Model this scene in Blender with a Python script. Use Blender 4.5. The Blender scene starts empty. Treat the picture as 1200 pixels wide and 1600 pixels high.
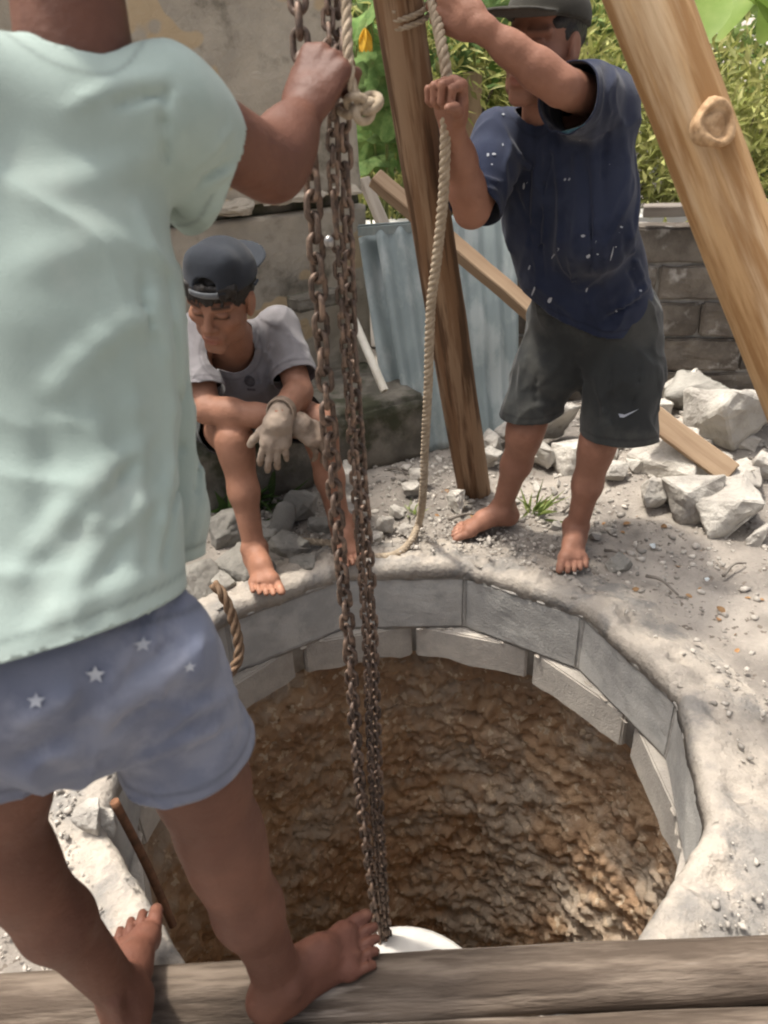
import bpy, bmesh, math, random
import numpy as np
from mathutils import Vector, Matrix, noise as mnoise
from mathutils.bvhtree import BVHTree

sc = bpy.context.scene
col = sc.collection
random.seed(7)
rng = np.random.RandomState(7)
R = math.radians

# ------------------------------------------------------------------ camera
CAM_H, FPX, PITCH, ROLL = 1.42, 1209.0, R(30), R(2.5)
cam_d = bpy.data.cameras.new('camera')
cam_d.sensor_fit = 'VERTICAL'
cam_d.sensor_height = 36.0
cam_d.lens = 36.0 * FPX / 1600.0
cam_d.clip_start = 0.02
cam_d.clip_end = 500
cam = bpy.data.objects.new('camera', cam_d)
col.objects.link(cam)
_fw = np.array([0, math.cos(PITCH), -math.sin(PITCH)])
_r0 = np.array([1.0, 0, 0])
_u0 = np.cross(_r0, _fw)
_rt = math.cos(ROLL) * _r0 - math.sin(ROLL) * _u0
_up = math.cos(ROLL) * _u0 + math.sin(ROLL) * _r0
cam.matrix_world = Matrix(((_rt[0], _up[0], -_fw[0], 0), (_rt[1], _up[1], -_fw[1], 0),
                           (_rt[2], _up[2], -_fw[2], CAM_H), (0, 0, 0, 1)))
cam_d.dof.use_dof = True
cam_d.dof.focus_distance = 2.1
cam_d.dof.aperture_fstop = 5.0
sc.camera = cam
CAMP = np.array([0, 0, CAM_H])


def at(x, y, Y):
    """real point on the plane Y metres away that was measured at (x, y) in the photograph"""
    r = _fw + _rt * (x - 600) / FPX - _up * (y - 800) / FPX
    return CAMP + r * (Y / r[1])


def on(x, y, z=0.0):
    """real point at height z measured at (x, y) in the photograph"""
    r = _fw + _rt * (x - 600) / FPX - _up * (y - 800) / FPX
    return CAMP + r * ((z - CAM_H) / r[2])


# ------------------------------------------------------------------ world, sun, exposure
SUN_TO = Vector((-0.30, 0.10, 0.94)).normalized()      # direction towards the sun
elev = math.asin(SUN_TO.z)
w = bpy.data.worlds.new('World')
sc.world = w
w.use_nodes = True
wn = w.node_tree
bg = wn.nodes['Background']
sky = wn.nodes.new('ShaderNodeTexSky')
sky.sky_type = 'NISHITA'
sky.sun_disc = False
sky.sun_elevation = elev
sky.sun_rotation = math.atan2(SUN_TO.x, SUN_TO.y)
sky.dust_density = 8.0
sky.air_density = 0.5
sky.ozone_density = 0.6
hz = wn.nodes.new('ShaderNodeHueSaturation')         # thin high haze whitens the whole sky evenly
hz.inputs['Saturation'].default_value = 0.45
wn.links.new(sky.outputs[0], hz.inputs['Color'])
wn.links.new(hz.outputs[0], bg.inputs[0])
bg.inputs[1].default_value = 0.15
sun_d = bpy.data.lights.new('sun', 'SUN')
sun_d.energy = 2.3
sun_d.angle = R(4)
sun_d.color = (1.0, 0.93, 0.83)
sun = bpy.data.objects.new('sun', sun_d)
sun.rotation_euler = SUN_TO.to_track_quat('Z', 'Y').to_euler()
col.objects.link(sun)
sc.view_settings.view_transform = 'Standard'
sc.view_settings.look = 'None'
sc.view_settings.gamma = 1
sc.view_settings.use_curve_mapping = False
sc.view_settings.exposure = 0.78
sc.render.engine = 'CYCLES'
sc.cycles.use_denoising = True
sc.cycles.adaptive_threshold = 0.02
sc.cycles.max_bounces = 5
sc.cycles.sample_clamp_indirect = 6
sc.cycles.pixel_filter_type = 'BLACKMAN_HARRIS'
sc.cycles.filter_width = 2.1


# ------------------------------------------------------------------ helpers
def tag(o, label=None, cat=None, group=None, kind=None):
    if label: o['label'] = label
    if cat: o['category'] = cat
    if group: o['group'] = group
    if kind: o['kind'] = kind
    return o


def empty(name, loc, label=None, cat=None, group=None):
    o = bpy.data.objects.new(name, None)
    o.location = loc
    o.empty_display_size = 0.05
    col.objects.link(o)
    bpy.context.view_layer.update()
    return tag(o, label, cat, group)


def link(name, me, m=None, parent=None, smooth=False):
    if m is not None and not me.materials:
        me.materials.append(m)
    if smooth:
        me.polygons.foreach_set('use_smooth', [True] * len(me.polygons))
    o = bpy.data.objects.new(name, me)
    col.objects.link(o)
    if parent is not None:
        o.parent = parent
        if parent.type == 'EMPTY' or True:
            o.matrix_parent_inverse = parent_world(parent).inverted()
    return o


def parent_world(p):
    m = Matrix.Translation(p.location) @ p.rotation_euler.to_matrix().to_4x4()
    if p.parent is not None:
        return parent_world(p.parent) @ p.matrix_parent_inverse @ m
    return m


def mesh_from(v, f, name='mesh'):
    me = bpy.data.meshes.new(name)
    v = np.asarray(v, np.float32)
    if isinstance(f, np.ndarray):
        n, k = f.shape
        me.vertices.add(len(v))
        me.vertices.foreach_set('co', v.ravel())
        me.loops.add(n * k)
        me.loops.foreach_set('vertex_index', f.astype(np.int32).ravel())
        me.polygons.add(n)
        me.polygons.foreach_set('loop_start', np.arange(0, n * k, k, dtype=np.int32))
        me.update(calc_edges=True)
        me.validate()
    else:
        me.from_pydata([tuple(map(float, q)) for q in v], [], f)
        me.update()
    return me


def nrm(v):
    v = np.asarray(v, float)
    return v / np.linalg.norm(v)


# lattice noise --------------------------------------------------------------
_LAT = np.random.RandomState(3).rand(32, 32, 32).astype(np.float32) * 2 - 1


def vnoise(P):
    P = np.asarray(P, np.float32)
    i = np.floor(P).astype(np.int64)
    f = P - i
    f = f * f * (3 - 2 * f)
    i &= 31
    j = (i + 1) & 31
    x0, y0, z0 = i[..., 0], i[..., 1], i[..., 2]
    x1, y1, z1 = j[..., 0], j[..., 1], j[..., 2]
    fx, fy, fz = f[..., 0], f[..., 1], f[..., 2]
    a = _LAT[x0, y0, z0] * (1 - fx) + _LAT[x1, y0, z0] * fx
    b = _LAT[x0, y1, z0] * (1 - fx) + _LAT[x1, y1, z0] * fx
    c = _LAT[x0, y0, z1] * (1 - fx) + _LAT[x1, y0, z1] * fx
    d = _LAT[x0, y1, z1] * (1 - fx) + _LAT[x1, y1, z1] * fx
    return (a * (1 - fy) + b * fy) * (1 - fz) + (c * (1 - fy) + d * fy) * fz


def fbm(P, octv=4, gain=0.5, lac=2.03):
    P = np.asarray(P, np.float32)
    s, a = 0.0, 1.0
    for k in range(octv):
        s = s + a * vnoise(P + 7.3 * k)
        P = P * lac
        a *= gain
    return s


# materials ------------------------------------------------------------------
def mat(name, c1, c2=None, scale=8.0, rough=0.85, bump=0.0, bscale=60.0, detail=5.0, c3=None, scale3=2.0,
        stretch=None, spec=0.3, island=False, objrand=0.0, metal=0.0, bdist=0.004, sss=0.0, lo=0.35, hi=0.65,
        fleck=None, transl=0.0, attr=None, wave=None, lo3=0.45, hi3=0.62, sheen=0.0):
    m = bpy.data.materials.new(name)
    m.use_nodes = True
    nt = m.node_tree
    N, L = nt.nodes, nt.links
    p = N['Principled BSDF']
    p.inputs['Roughness'].default_value = rough
    p.inputs['Specular IOR Level'].default_value = spec
    p.inputs['Metallic'].default_value = metal
    if sheen: p.inputs['Sheen Weight'].default_value = sheen
    tc = N.new('ShaderNodeTexCoord')
    vec = tc.outputs['Object']
    if stretch is not None:
        mp = N.new('ShaderNodeMapping')
        mp.inputs['Scale'].default_value = stretch
        L.new(vec, mp.inputs[0])
        vec = mp.outputs[0]
    if objrand or island:
        oi = N.new('ShaderNodeObjectInfo') if not island else N.new('ShaderNodeNewGeometry')
        rnd = oi.outputs['Random'] if not island else oi.outputs['Random Per Island']
        ad = N.new('ShaderNodeVectorMath'); ad.operation = 'ADD'
        cb = N.new('ShaderNodeMath'); cb.operation = 'MULTIPLY'; cb.inputs[1].default_value = 50
        L.new(rnd, cb.inputs[0]); L.new(vec, ad.inputs[0]); L.new(cb.outputs[0], ad.inputs[1])
        vec = ad.outputs[0]

    def noi(s, d=detail):
        n = N.new('ShaderNodeTexNoise')
        n.inputs['Scale'].default_value = s
        n.inputs['Detail'].default_value = d
        n.inputs['Roughness'].default_value = 0.62
        L.new(vec, n.inputs['Vector'])
        return n.outputs['Fac']

    def ramp(fac, a, b):
        r = N.new('ShaderNodeMapRange')
        r.inputs['From Min'].default_value = a
        r.inputs['From Max'].default_value = b
        r.interpolation_type = 'SMOOTHSTEP'
        L.new(fac, r.inputs['Value'])
        return r.outputs['Result']

    def mix(fac, a, b, mode='MIX'):
        x = N.new('ShaderNodeMix'); x.data_type = 'RGBA'; x.blend_type = mode
        if isinstance(fac, float): x.inputs[0].default_value = fac
        else: L.new(fac, x.inputs[0])
        for s, v in ((x.inputs[6], a), (x.inputs[7], b)):
            if isinstance(v, tuple): s.default_value = (*v, 1)
            else: L.new(v, s)
        return x.outputs[2]
    c = c1
    if c2 is not None:
        c = mix(ramp(noi(scale), lo, hi), c1, c2)
    if wave is not None:
        wv = N.new('ShaderNodeTexWave'); wv.bands_direction = wave[0]
        wv.inputs['Scale'].default_value = wave[1]; wv.inputs['Distortion'].default_value = wave[2]
        wv.inputs['Detail'].default_value = 3; wv.inputs['Detail Scale'].default_value = 1.2
        L.new(vec, wv.inputs['Vector'])
        c = mix(ramp(wv.outputs['Fac'], 0.2, 0.9), c, wave[3])
    if c3 is not None:
        c = mix(ramp(noi(scale3), lo3, hi3), c, c3)
    if fleck is not None:                          # (colour, scale, threshold)
        fn = noi(fleck[1], 2.0)
        c = mix(ramp(fn, fleck[2], fleck[2] + 0.03), c, fleck[0])
    if objrand or island:
        hv = N.new('ShaderNodeHueSaturation')
        mr = N.new('ShaderNodeMapRange')
        k = objrand or 0.3
        mr.inputs['To Min'].default_value = 1 - k; mr.inputs['To Max'].default_value = 1 + k
        L.new(rnd, mr.inputs['Value']); L.new(mr.outputs[0], hv.inputs['Value'])
        if isinstance(c, tuple): hv.inputs['Color'].default_value = (*c, 1)
        else: L.new(c, hv.inputs['Color'])
        c = hv.outputs[0]
    if attr:
        at_ = N.new('ShaderNodeVertexColor'); at_.layer_name = attr
        c = mix(1.0, c, at_.outputs[0], 'MULTIPLY')
    if isinstance(c, tuple): p.inputs['Base Color'].default_value = (*c, 1)
    else: L.new(c, p.inputs['Base Color'])
    if bump:
        b = N.new('ShaderNodeBump')
        b.inputs['Strength'].default_value = bump
        b.inputs['Distance'].default_value = bdist
        L.new(noi(bscale, 6.0), b.inputs['Height'])
        L.new(b.outputs[0], p.inputs['Normal'])
    if sss:
        p.inputs['Subsurface Weight'].default_value = sss
        p.inputs['Subsurface Radius'].default_value = (0.012, 0.005, 0.003)
        p.inputs['Subsurface Scale'].default_value = 0.6
    if transl:
        out = N['Material Output']
        tr = N.new('ShaderNodeBsdfTranslucent')
        ms = N.new('ShaderNodeMixShader'); ms.inputs[0].default_value = transl
        if isinstance(c, tuple): tr.inputs[0].default_value = (*c, 1)
        else: L.new(c, tr.inputs[0])
        L.new(p.outputs[0], ms.inputs[1]); L.new(tr.outputs[0], ms.inputs[2]); L.new(ms.outputs[0], out.inputs[0])
    return m


# signed distance volumes ------------------------------------------------------
def smin(a, b, k):
    if k <= 0: return np.minimum(a, b)
    h = np.maximum(k - np.abs(a - b), 0) / k
    return np.minimum(a, b) - h * h * k * 0.25


def cone(a, b, ra, rb, u=None, s=1.0, cut=None):
    a = np.asarray(a, np.float32); b = np.asarray(b, np.float32)
    ab = b - a
    L2 = float(ab @ ab) + 1e-12
    if u is not None: u = nrm(u).astype(np.float32)
    rm = max(ra, rb) * max(1.0, s)

    def f(X, Y, Z):
        px, py, pz = X - a[0], Y - a[1], Z - a[2]
        t = np.clip((px * ab[0] + py * ab[1] + pz * ab[2]) / L2, 0, 1)
        r = ra + (rb - ra) * t
        vx, vy, vz = px - t * ab[0], py - t * ab[1], pz - t * ab[2]
        if u is not None:
            w_ = (1 / s - 1) * (vx * u[0] + vy * u[1] + vz * u[2])
            vx, vy, vz = vx + w_ * u[0], vy + w_ * u[1], vz + w_ * u[2]
        d = np.sqrt(vx * vx + vy * vy + vz * vz) - r
        if u is not None: d = d * (0.5 + 0.5 * min(s, 1.0))
        if cut is not None:
            for (p0, n) in cut:
                d = np.maximum(d, (X - p0[0]) * n[0] + (Y - p0[1]) * n[1] + (Z - p0[2]) * n[2])
        return d
    return f, np.minimum(a, b) - rm, np.maximum(a, b) + rm


def ell(c, M, r):
    """ellipsoid: centre, 3 axes as rows of M, radii"""
    c = np.asarray(c, np.float32); M = np.asarray(M, np.float32); r = np.asarray(r, np.float32)
    rm = float(max(r))

    def f(X, Y, Z):
        px, py, pz = X - c[0], Y - c[1], Z - c[2]
        q = [(px * M[i, 0] + py * M[i, 1] + pz * M[i, 2]) / r[i] for i in range(3)]
        k0 = np.sqrt(q[0] ** 2 + q[1] ** 2 + q[2] ** 2)
        k1 = np.sqrt((q[0] / r[0]) ** 2 + (q[1] / r[1]) ** 2 + (q[2] / r[2]) ** 2) + 1e-6
        return k0 * (k0 - 1) / k1
    return f, c - rm, c + rm


class Vol:
    def __init__(s, lo, hi, h):
        s.lo = np.asarray(lo, np.float32); s.h = h
        s.n = np.ceil((np.asarray(hi) - s.lo) / h).astype(int) + 1
        s.a = np.full(s.n, 0.2, np.float32)

    def sl(s, lo, hi):
        i0 = np.clip(np.floor((lo - s.lo) / s.h).astype(int), 0, s.n)
        i1 = np.clip(np.ceil((hi - s.lo) / s.h).astype(int) + 1, 0, s.n)
        if (i1 <= i0).any(): return None
        ax = [(s.lo[k] + s.h * np.arange(i0[k], i1[k])).astype(np.float32) for k in range(3)]
        return tuple(slice(i0[k], i1[k]) for k in range(3)), (ax[0][:, None, None], ax[1][None, :, None], ax[2][None, None, :])

    def add(s, prim, k=0.015):
        f, lo, hi = prim
        q = s.sl(lo - k - 0.03, hi + k + 0.03)
        if q is None: return
        sl, g = q
        s.a[sl] = smin(s.a[sl], f(*g), k)

    def sub(s, prim, k=0.008):
        f, lo, hi = prim
        q = s.sl(lo - k - 0.03, hi + k + 0.03)
        if q is None: return
        sl, g = q
        s.a[sl] = -smin(-s.a[sl], f(*g), k)

    def plane(s, p0, n):
        """remove everything on the side n points to"""
        sl, g = s.sl(s.lo, s.lo + s.h * s.n)
        n = nrm(n)
        s.a[sl] = np.maximum(s.a[sl], (g[0] - p0[0]) * n[0] + (g[1] - p0[1]) * n[1] + (g[2] - p0[2]) * n[2])

    def near(s, w_=0.03):
        idx = np.argwhere(np.abs(s.a) < w_)
        return idx, s.lo + s.h * idx

    def disp(s, fn, w_=0.03):
        idx, P = s.near(w_)
        s.a[idx[:, 0], idx[:, 1], idx[:, 2]] -= fn(P).astype(np.float32)

    def shell(s, inner):
        s.a = np.maximum(s.a, -inner.a)

    def mesh(s, name):
        F = s.a
        F[0], F[-1] = 0.2, 0.2
        F[:, 0], F[:, -1] = 0.2, 0.2
        F[:, :, 0], F[:, :, -1] = 0.2, 0.2
        ins = F < 0
        nx, ny, nz = F.shape
        c = np.zeros((nx - 1, ny - 1, nz - 1), np.int8)
        corners = [(i, j, k) for i in (0, 1) for j in (0, 1) for k in (0, 1)]
        for (i, j, k) in corners:
            c += ins[i:nx - 1 + i, j:ny - 1 + j, k:nz - 1 + k]
        idx = np.argwhere((c > 0) & (c < 8))
        ids = np.full(c.shape, -1, np.int32)
        ids[idx[:, 0], idx[:, 1], idx[:, 2]] = np.arange(len(idx))
        vals = {q: F[idx[:, 0] + q[0], idx[:, 1] + q[1], idx[:, 2] + q[2]] for q in corners}
        acc = np.zeros((len(idx), 3), np.float32); cnt = np.zeros(len(idx), np.float32)
        for q in corners:
            for ax in range(3):
                if q[ax] == 0:
                    q2 = tuple(1 if k == ax else q[k] for k in range(3))
                    va, vb = vals[q], vals[q2]
                    cr = (va < 0) != (vb < 0)
                    t = np.where(cr, va / np.where(cr, va - vb, 1), 0)
                    for k in range(3):
                        acc[:, k] += np.where(cr, q[k] + (t if k == ax else 0), 0)
                    cnt += cr
        V = s.lo + s.h * (idx + acc / cnt[:, None])
        faces = []
        for ax in range(3):
            b, d = (ax + 1) % 3, (ax + 2) % 3
            s0 = [slice(None)] * 3; s1 = [slice(None)] * 3
            s0[ax] = slice(0, F.shape[ax] - 1); s1[ax] = slice(1, F.shape[ax])
            A, B = ins[tuple(s0)], ins[tuple(s1)]
            e = np.argwhere(A != B)
            if not len(e): continue
            sg = A[e[:, 0], e[:, 1], e[:, 2]]
            def cell(db, dd):
                q = e.copy(); q[:, b] += db; q[:, d] += dd
                return ids[q[:, 0], q[:, 1], q[:, 2]]
            quad = np.stack([cell(-1, -1), cell(0, -1), cell(0, 0), cell(-1, 0)], 1)
            quad[~sg] = quad[~sg][:, ::-1]
            faces.append(quad)
        f = np.concatenate(faces)
        me = mesh_from(V, f, name)
        me.polygons.foreach_set('use_smooth', np.ones(len(me.polygons), bool))
        return me


def verts_of(me):
    v = np.empty(len(me.vertices) * 3, np.float32)
    me.vertices.foreach_get('co', v)
    return v.reshape(-1, 3)


def paint(me, name, rgb):
    a = me.color_attributes.new(name, 'FLOAT_COLOR', 'POINT')
    buf = np.ones((len(me.vertices), 4), np.float32)
    buf[:, :3] = rgb
    a.data.foreach_set('color', buf.ravel())


# tubes ------------------------------------------------------------------------
def smooth_path(pts, n):
    """Catmull-Rom through points"""
    P = [np.asarray(p, float) for p in pts]
    P = [2 * P[0] - P[1]] + P + [2 * P[-1] - P[-2]]
    out = []
    m = len(P) - 3
    for i in range(n):
        t = i / (n - 1) * m
        k = min(int(t), m - 1); t -= k
        p0, p1, p2, p3 = P[k:k + 4]
        out.append(0.5 * ((2 * p1) + (-p0 + p2) * t + (2 * p0 - 5 * p1 + 4 * p2 - p3) * t * t + (-p0 + 3 * p1 - 3 * p2 + p3) * t ** 3))
    return np.array(out)


def frames(P):
    T = np.gradient(P, axis=0)
    T /= np.linalg.norm(T, axis=1)[:, None]
    a = np.array([1.0, 0, 0]) if abs(T[0][0]) < 0.8 else np.array([0, 1.0, 0])
    U = []
    u = nrm(a - T[0] * (a @ T[0]))
    for t in T:
        u = nrm(u - t * (u @ t))
        U.append(u)
    U = np.array(U)
    return T, U, np.cross(T, U)


def tube(P, rad, nseg=12, shape=None, cap=True):
    """P (n,3), rad scalar or (n,), shape(i, ang)->factor array"""
    P = np.asarray(P, float)
    n = len(P)
    rad = np.broadcast_to(np.asarray(rad, float), (n,))
    T, U, W = frames(P)
    an = np.arange(nseg) / nseg * 2 * math.pi
    f = np.ones((n, nseg)) if shape is None else shape(np.arange(n)[:, None], an[None, :])
    V = P[:, None, :] + (rad[:, None] * f)[:, :, None] * (np.cos(an)[None, :, None] * U[:, None, :] + np.sin(an)[None, :, None] * W[:, None, :])
    V = V.reshape(-1, 3)
    i = np.arange(n - 1)[:, None] * nseg
    j = np.arange(nseg)[None, :]
    j2 = (j + 1) % nseg
    F = np.stack([i + j, i + j2, i + nseg + j2, i + nseg + j], -1).reshape(-1, 4).tolist()
    if cap:
        F.append(list(range(nseg))[::-1])
        F.append([(n - 1) * nseg + k for k in range(nseg)])
    return V, F


def rope_mesh(P, r, name='rope', lay=0.05):
    """three laid strands wound round a path"""
    P = np.asarray(P, float)
    T, U, W = frames(P)
    s = np.concatenate([[0], np.cumsum(np.linalg.norm(np.diff(P, axis=0), axis=1))])
    V, F = [], []
    for k in range(3):
        ph = s / lay * 2 * math.pi + k * 2 * math.pi / 3
        Q = P + 0.52 * r * (np.cos(ph)[:, None] * U + np.sin(ph)[:, None] * W)
        v, f = tube(Q, r * 0.55, 7)
        b = len(V)
        V.extend(v.tolist())
        F.extend([[i + b for i in q] for q in f])
    me = mesh_from(V, F, name)
    me.polygons.foreach_set('use_smooth', [True] * len(me.polygons))
    return me


def resample(P, step):
    P = np.asarray(P, float)
    s = np.concatenate([[0], np.cumsum(np.linalg.norm(np.diff(P, axis=0), axis=1))])
    n = max(2, int(s[-1] / step) + 1)
    t = np.linspace(0, s[-1], n)
    return np.stack([np.interp(t, s, P[:, k]) for k in range(3)], 1)


def box_mesh(size, bevel=0.006, jitter=0.0, cuts=0, seed=0, name='block'):
    bm = bmesh.new()
    bmesh.ops.create_cube(bm, size=1)
    for v in bm.verts:
        v.co = Vector((v.co.x * size[0], v.co.y * size[1], v.co.z * size[2]))
    if cuts:
        bmesh.ops.subdivide_edges(bm, edges=bm.edges[:], cuts=cuts, use_grid_fill=True)
    elif bevel:
        bmesh.ops.bevel(bm, geom=bm.edges[:], offset=bevel, segments=1, affect='EDGES')
    rr = random.Random(seed)
    for v in bm.verts:
        v.co += Vector((rr.uniform(-1, 1), rr.uniform(-1, 1), rr.uniform(-1, 1))) * jitter
    me = bpy.data.meshes.new(name)
    bm.to_mesh(me)
    bm.free()
    return me


def rock_mesh(size, seed, flat=1.0, n=16, sub=2, rough=0.05, name='chunk'):
    """broken lump: hull of random points, subdivided and roughened"""
    rr = random.Random(seed)
    bm = bmesh.new()
    for i in range(n):
        d = Vector((rr.gauss(0, 1), rr.gauss(0, 1), rr.gauss(0, 1))).normalized()
        k = rr.uniform(0.75, 1.0)
        q = [max(-0.72, min(0.72, c * 1.15)) for c in d]
        bm.verts.new((q[0] * k * size[0], q[1] * k * size[1], q[2] * k * size[2] * flat))
    r_ = bmesh.ops.convex_hull(bm, input=bm.verts[:])
    bmesh.ops.delete(bm, geom=list({g for g in r_['geom_interior'] + r_['geom_unused'] if isinstance(g, bmesh.types.BMVert)}), context='VERTS')
    mean = (size[0] + size[1] + size[2]) / 3
    bmesh.ops.bevel(bm, geom=bm.edges[:], offset=0.03 * mean, segments=1, affect='EDGES')
    bmesh.ops.triangulate(bm, faces=bm.faces[:])
    for k in range(sub):
        bmesh.ops.subdivide_edges(bm, edges=[e for e in bm.edges if e.calc_length() > 0.25 * mean / (k + 1)], cuts=1, use_grid_fill=False)
        bmesh.ops.triangulate(bm, faces=bm.faces[:])
    bm.normal_update()
    for v in bm.verts:
        q = v.co / mean * 2.2 + Vector((seed * 3.1, 0, 0))
        v.co += v.normal * mean * rough * (mnoise.noise(q) * 1.2 + mnoise.noise(q * 2.7) * 0.8)
    me = bpy.data.meshes.new(name)
    bm.to_mesh(me)
    bm.free()
    return me

# =================================================================== SETTING
PC = np.array([0.022, 1.376])
PR, NB, TH0 = 0.705, 11, R(5.6)
STEP = 2 * math.pi / NB


def poly_r(th, rad=PR, th0=TH0):
    a = (th - th0) % STEP - STEP / 2
    return rad * math.cos(STEP / 2) / np.cos(a)


def ground_h(x, y):
    x = np.asarray(x, float); y = np.asarray(y, float)
    P = np.stack([x, y, np.zeros_like(x)], -1)
    h = 0.018 * fbm(P * 2.3 + 4, 3) + 0.008 * fbm(P * 11, 3) + 0.003 * fbm(P * 42 + 9, 2)
    h = h + 0.16 * np.exp(-(((x - 1.55) / 0.75) ** 2 + ((y - 2.85) / 0.45) ** 2))
    h = h + 0.05 * np.exp(-(((x + 0.75) / 0.35) ** 2 + ((y - 2.25) / 0.4) ** 2))
    r = np.hypot(x - PC[0], y - PC[1])
    k = np.clip((r - 0.86) / 0.3, 0, 1)
    far = np.clip((r - 5) / 4, 0, 1)
    return (h * (0.25 + 0.75 * k) - 0.004) * (1 - far) - 0.01 * far


M = {}
M['ground'] = mat('dusty_ground', (0.29, 0.26, 0.225), (0.19, 0.172, 0.152), scale=3.2, rough=0.95, bump=0.9, bscale=55, bdist=0.01,
                  c3=(0.40, 0.36, 0.31), scale3=1.7, spec=0.15, detail=9, fleck=((0.17, 0.145, 0.12), 34, 0.63))
M['cap'] = mat('pale_mortar', (0.50, 0.445, 0.375), (0.36, 0.325, 0.28), scale=7, rough=0.95, bump=1.0, bscale=75, bdist=0.008, spec=0.12,
               c3=(0.27, 0.255, 0.232), scale3=5.5, detail=9, lo3=0.46, hi3=0.60)
M['block'] = mat('concrete_block', (0.43, 0.415, 0.385), (0.36, 0.35, 0.325), scale=14, rough=0.95, bump=0.7, bscale=150, bdist=0.005,
                 objrand=0.12, spec=0.15, c3=(0.50, 0.485, 0.445), scale3=6)
M['block_low'] = mat('sandy_concrete_block', (0.50, 0.46, 0.40), (0.41, 0.375, 0.33), scale=14, rough=0.95, bump=0.8, bscale=130, bdist=0.006,
                     objrand=0.10, spec=0.15)
M['mortar'] = mat('mortar_joint', (0.39, 0.37, 0.335), (0.30, 0.285, 0.26), scale=20, rough=0.95, bump=0.8, bscale=120, spec=0.1)
M['earth'] = mat('dug_earth', (0.52, 0.36, 0.225), (0.37, 0.235, 0.14), scale=5.5, rough=0.95, bump=0.8, bscale=60, bdist=0.012, detail=10,
                 c3=(0.45, 0.37, 0.285), scale3=2.6, spec=0.12, fleck=((0.60, 0.48, 0.34), 23, 0.60))
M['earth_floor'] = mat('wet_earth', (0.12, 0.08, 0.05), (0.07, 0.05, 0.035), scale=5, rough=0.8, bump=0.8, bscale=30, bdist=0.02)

# ground: one sheet round the pit out to the horizon
nth = 400
rs = np.concatenate([np.linspace(0.79, 3.2, 120), np.geomspace(3.25, 160, 46)])
th = np.arange(nth) / nth * 2 * math.pi
RR, TT = np.meshgrid(rs, th, indexing='ij')
gx, gy = PC[0] + RR * np.cos(TT), PC[1] + RR * np.sin(TT)
gz = ground_h(gx, gy)
V = np.stack([gx, gy, gz], -1).reshape(-1, 3)
i = np.arange(len(rs) - 1)[:, None] * nth
j = np.arange(nth)[None, :]
j2 = (j + 1) % nth
GF = np.stack([i + j, i + nth + j, i + nth + j2, i + j2], -1).reshape(-1, 4)
g = link('ground', mesh_from(V, GF), M['ground'], smooth=True)
tag(g, 'grey dusty ground with cement dust round the pit', kind='structure')

# mortar cap on the pit's top course
nth = 900
th = np.arange(nth) / nth * 2 * math.pi
ph = poly_r(th)
cs, sn = np.cos(th), np.sin(th)
ragged = fbm(np.stack([cs * 9, sn * 9, 0 * cs], -1), 4)
rag2 = fbm(np.stack([cs * 26, sn * 26, 0 * cs + 5], -1), 3)
top = 0.036 + 0.009 * ragged
back = 0.030 + 0.022 * rag2 + 0.012 * ragged
prof = [(ph + 0.012, -0.016 + 0 * th), (ph - 0.006 + 0.004 * rag2, -0.012 + 0.004 * rag2), (ph - 0.002 + 0.003 * rag2, top * 0.5),
        (ph + 0.003 + 0.003 * rag2, top - 0.003), (ph + 0.010 + 0.006 * np.abs(rag2), top + 0.003), (ph + back, top + 0.006)]
for k in range(1, 29):
    prof.append((ph + back + (0.26 - back) * k / 28, None))
V = []
for (r_, z_) in prof:
    x_, y_ = PC[0] + r_ * cs, PC[1] + r_ * sn
    if z_ is None:
        k = np.clip((r_ - ph - back) / (0.26 - back), 0, 1)
        P = np.stack([x_, y_, 0 * x_], -1)
        z_ = (top + 0.006) * (1 - k) + (ground_h(x_, y_) - 0.012) * k + (0.009 * fbm(P * 16, 5, 0.6) + 0.004 * np.abs(fbm(P * 60, 3))) * (1 - k * k)
        cell = ((th - TH0) % (STEP / 2)) - STEP / 4                       # filled block cores leave shallow dips
        dip = np.exp(-((cell * r_ / 0.034) ** 2 + ((r_ - ph - 0.072) / 0.026) ** 2) ** 2)
        keep = (np.sin(np.floor((th - TH0) / (STEP / 2)) * 12.9) > -0.2)
        z_ = z_ - 0.014 * dip * keep
    V.append(np.stack([x_, y_, z_], -1))
V = np.concatenate(V)
i = np.arange(len(prof) - 1)[:, None] * nth
j = np.arange(nth)[None, :]
j2 = (j + 1) % nth
F_ = np.stack([i + j, i + nth + j, i + nth + j2, i + j2], -1).reshape(-1, 4)

lining = empty('pit_lining', (PC[0], PC[1], -0.2), 'ring of grey concrete blocks with pale mortar lip lining the pit', 'pit lining')
link('mortar_cap', mesh_from(V, F_), M['cap'], lining, smooth=True)


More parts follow.
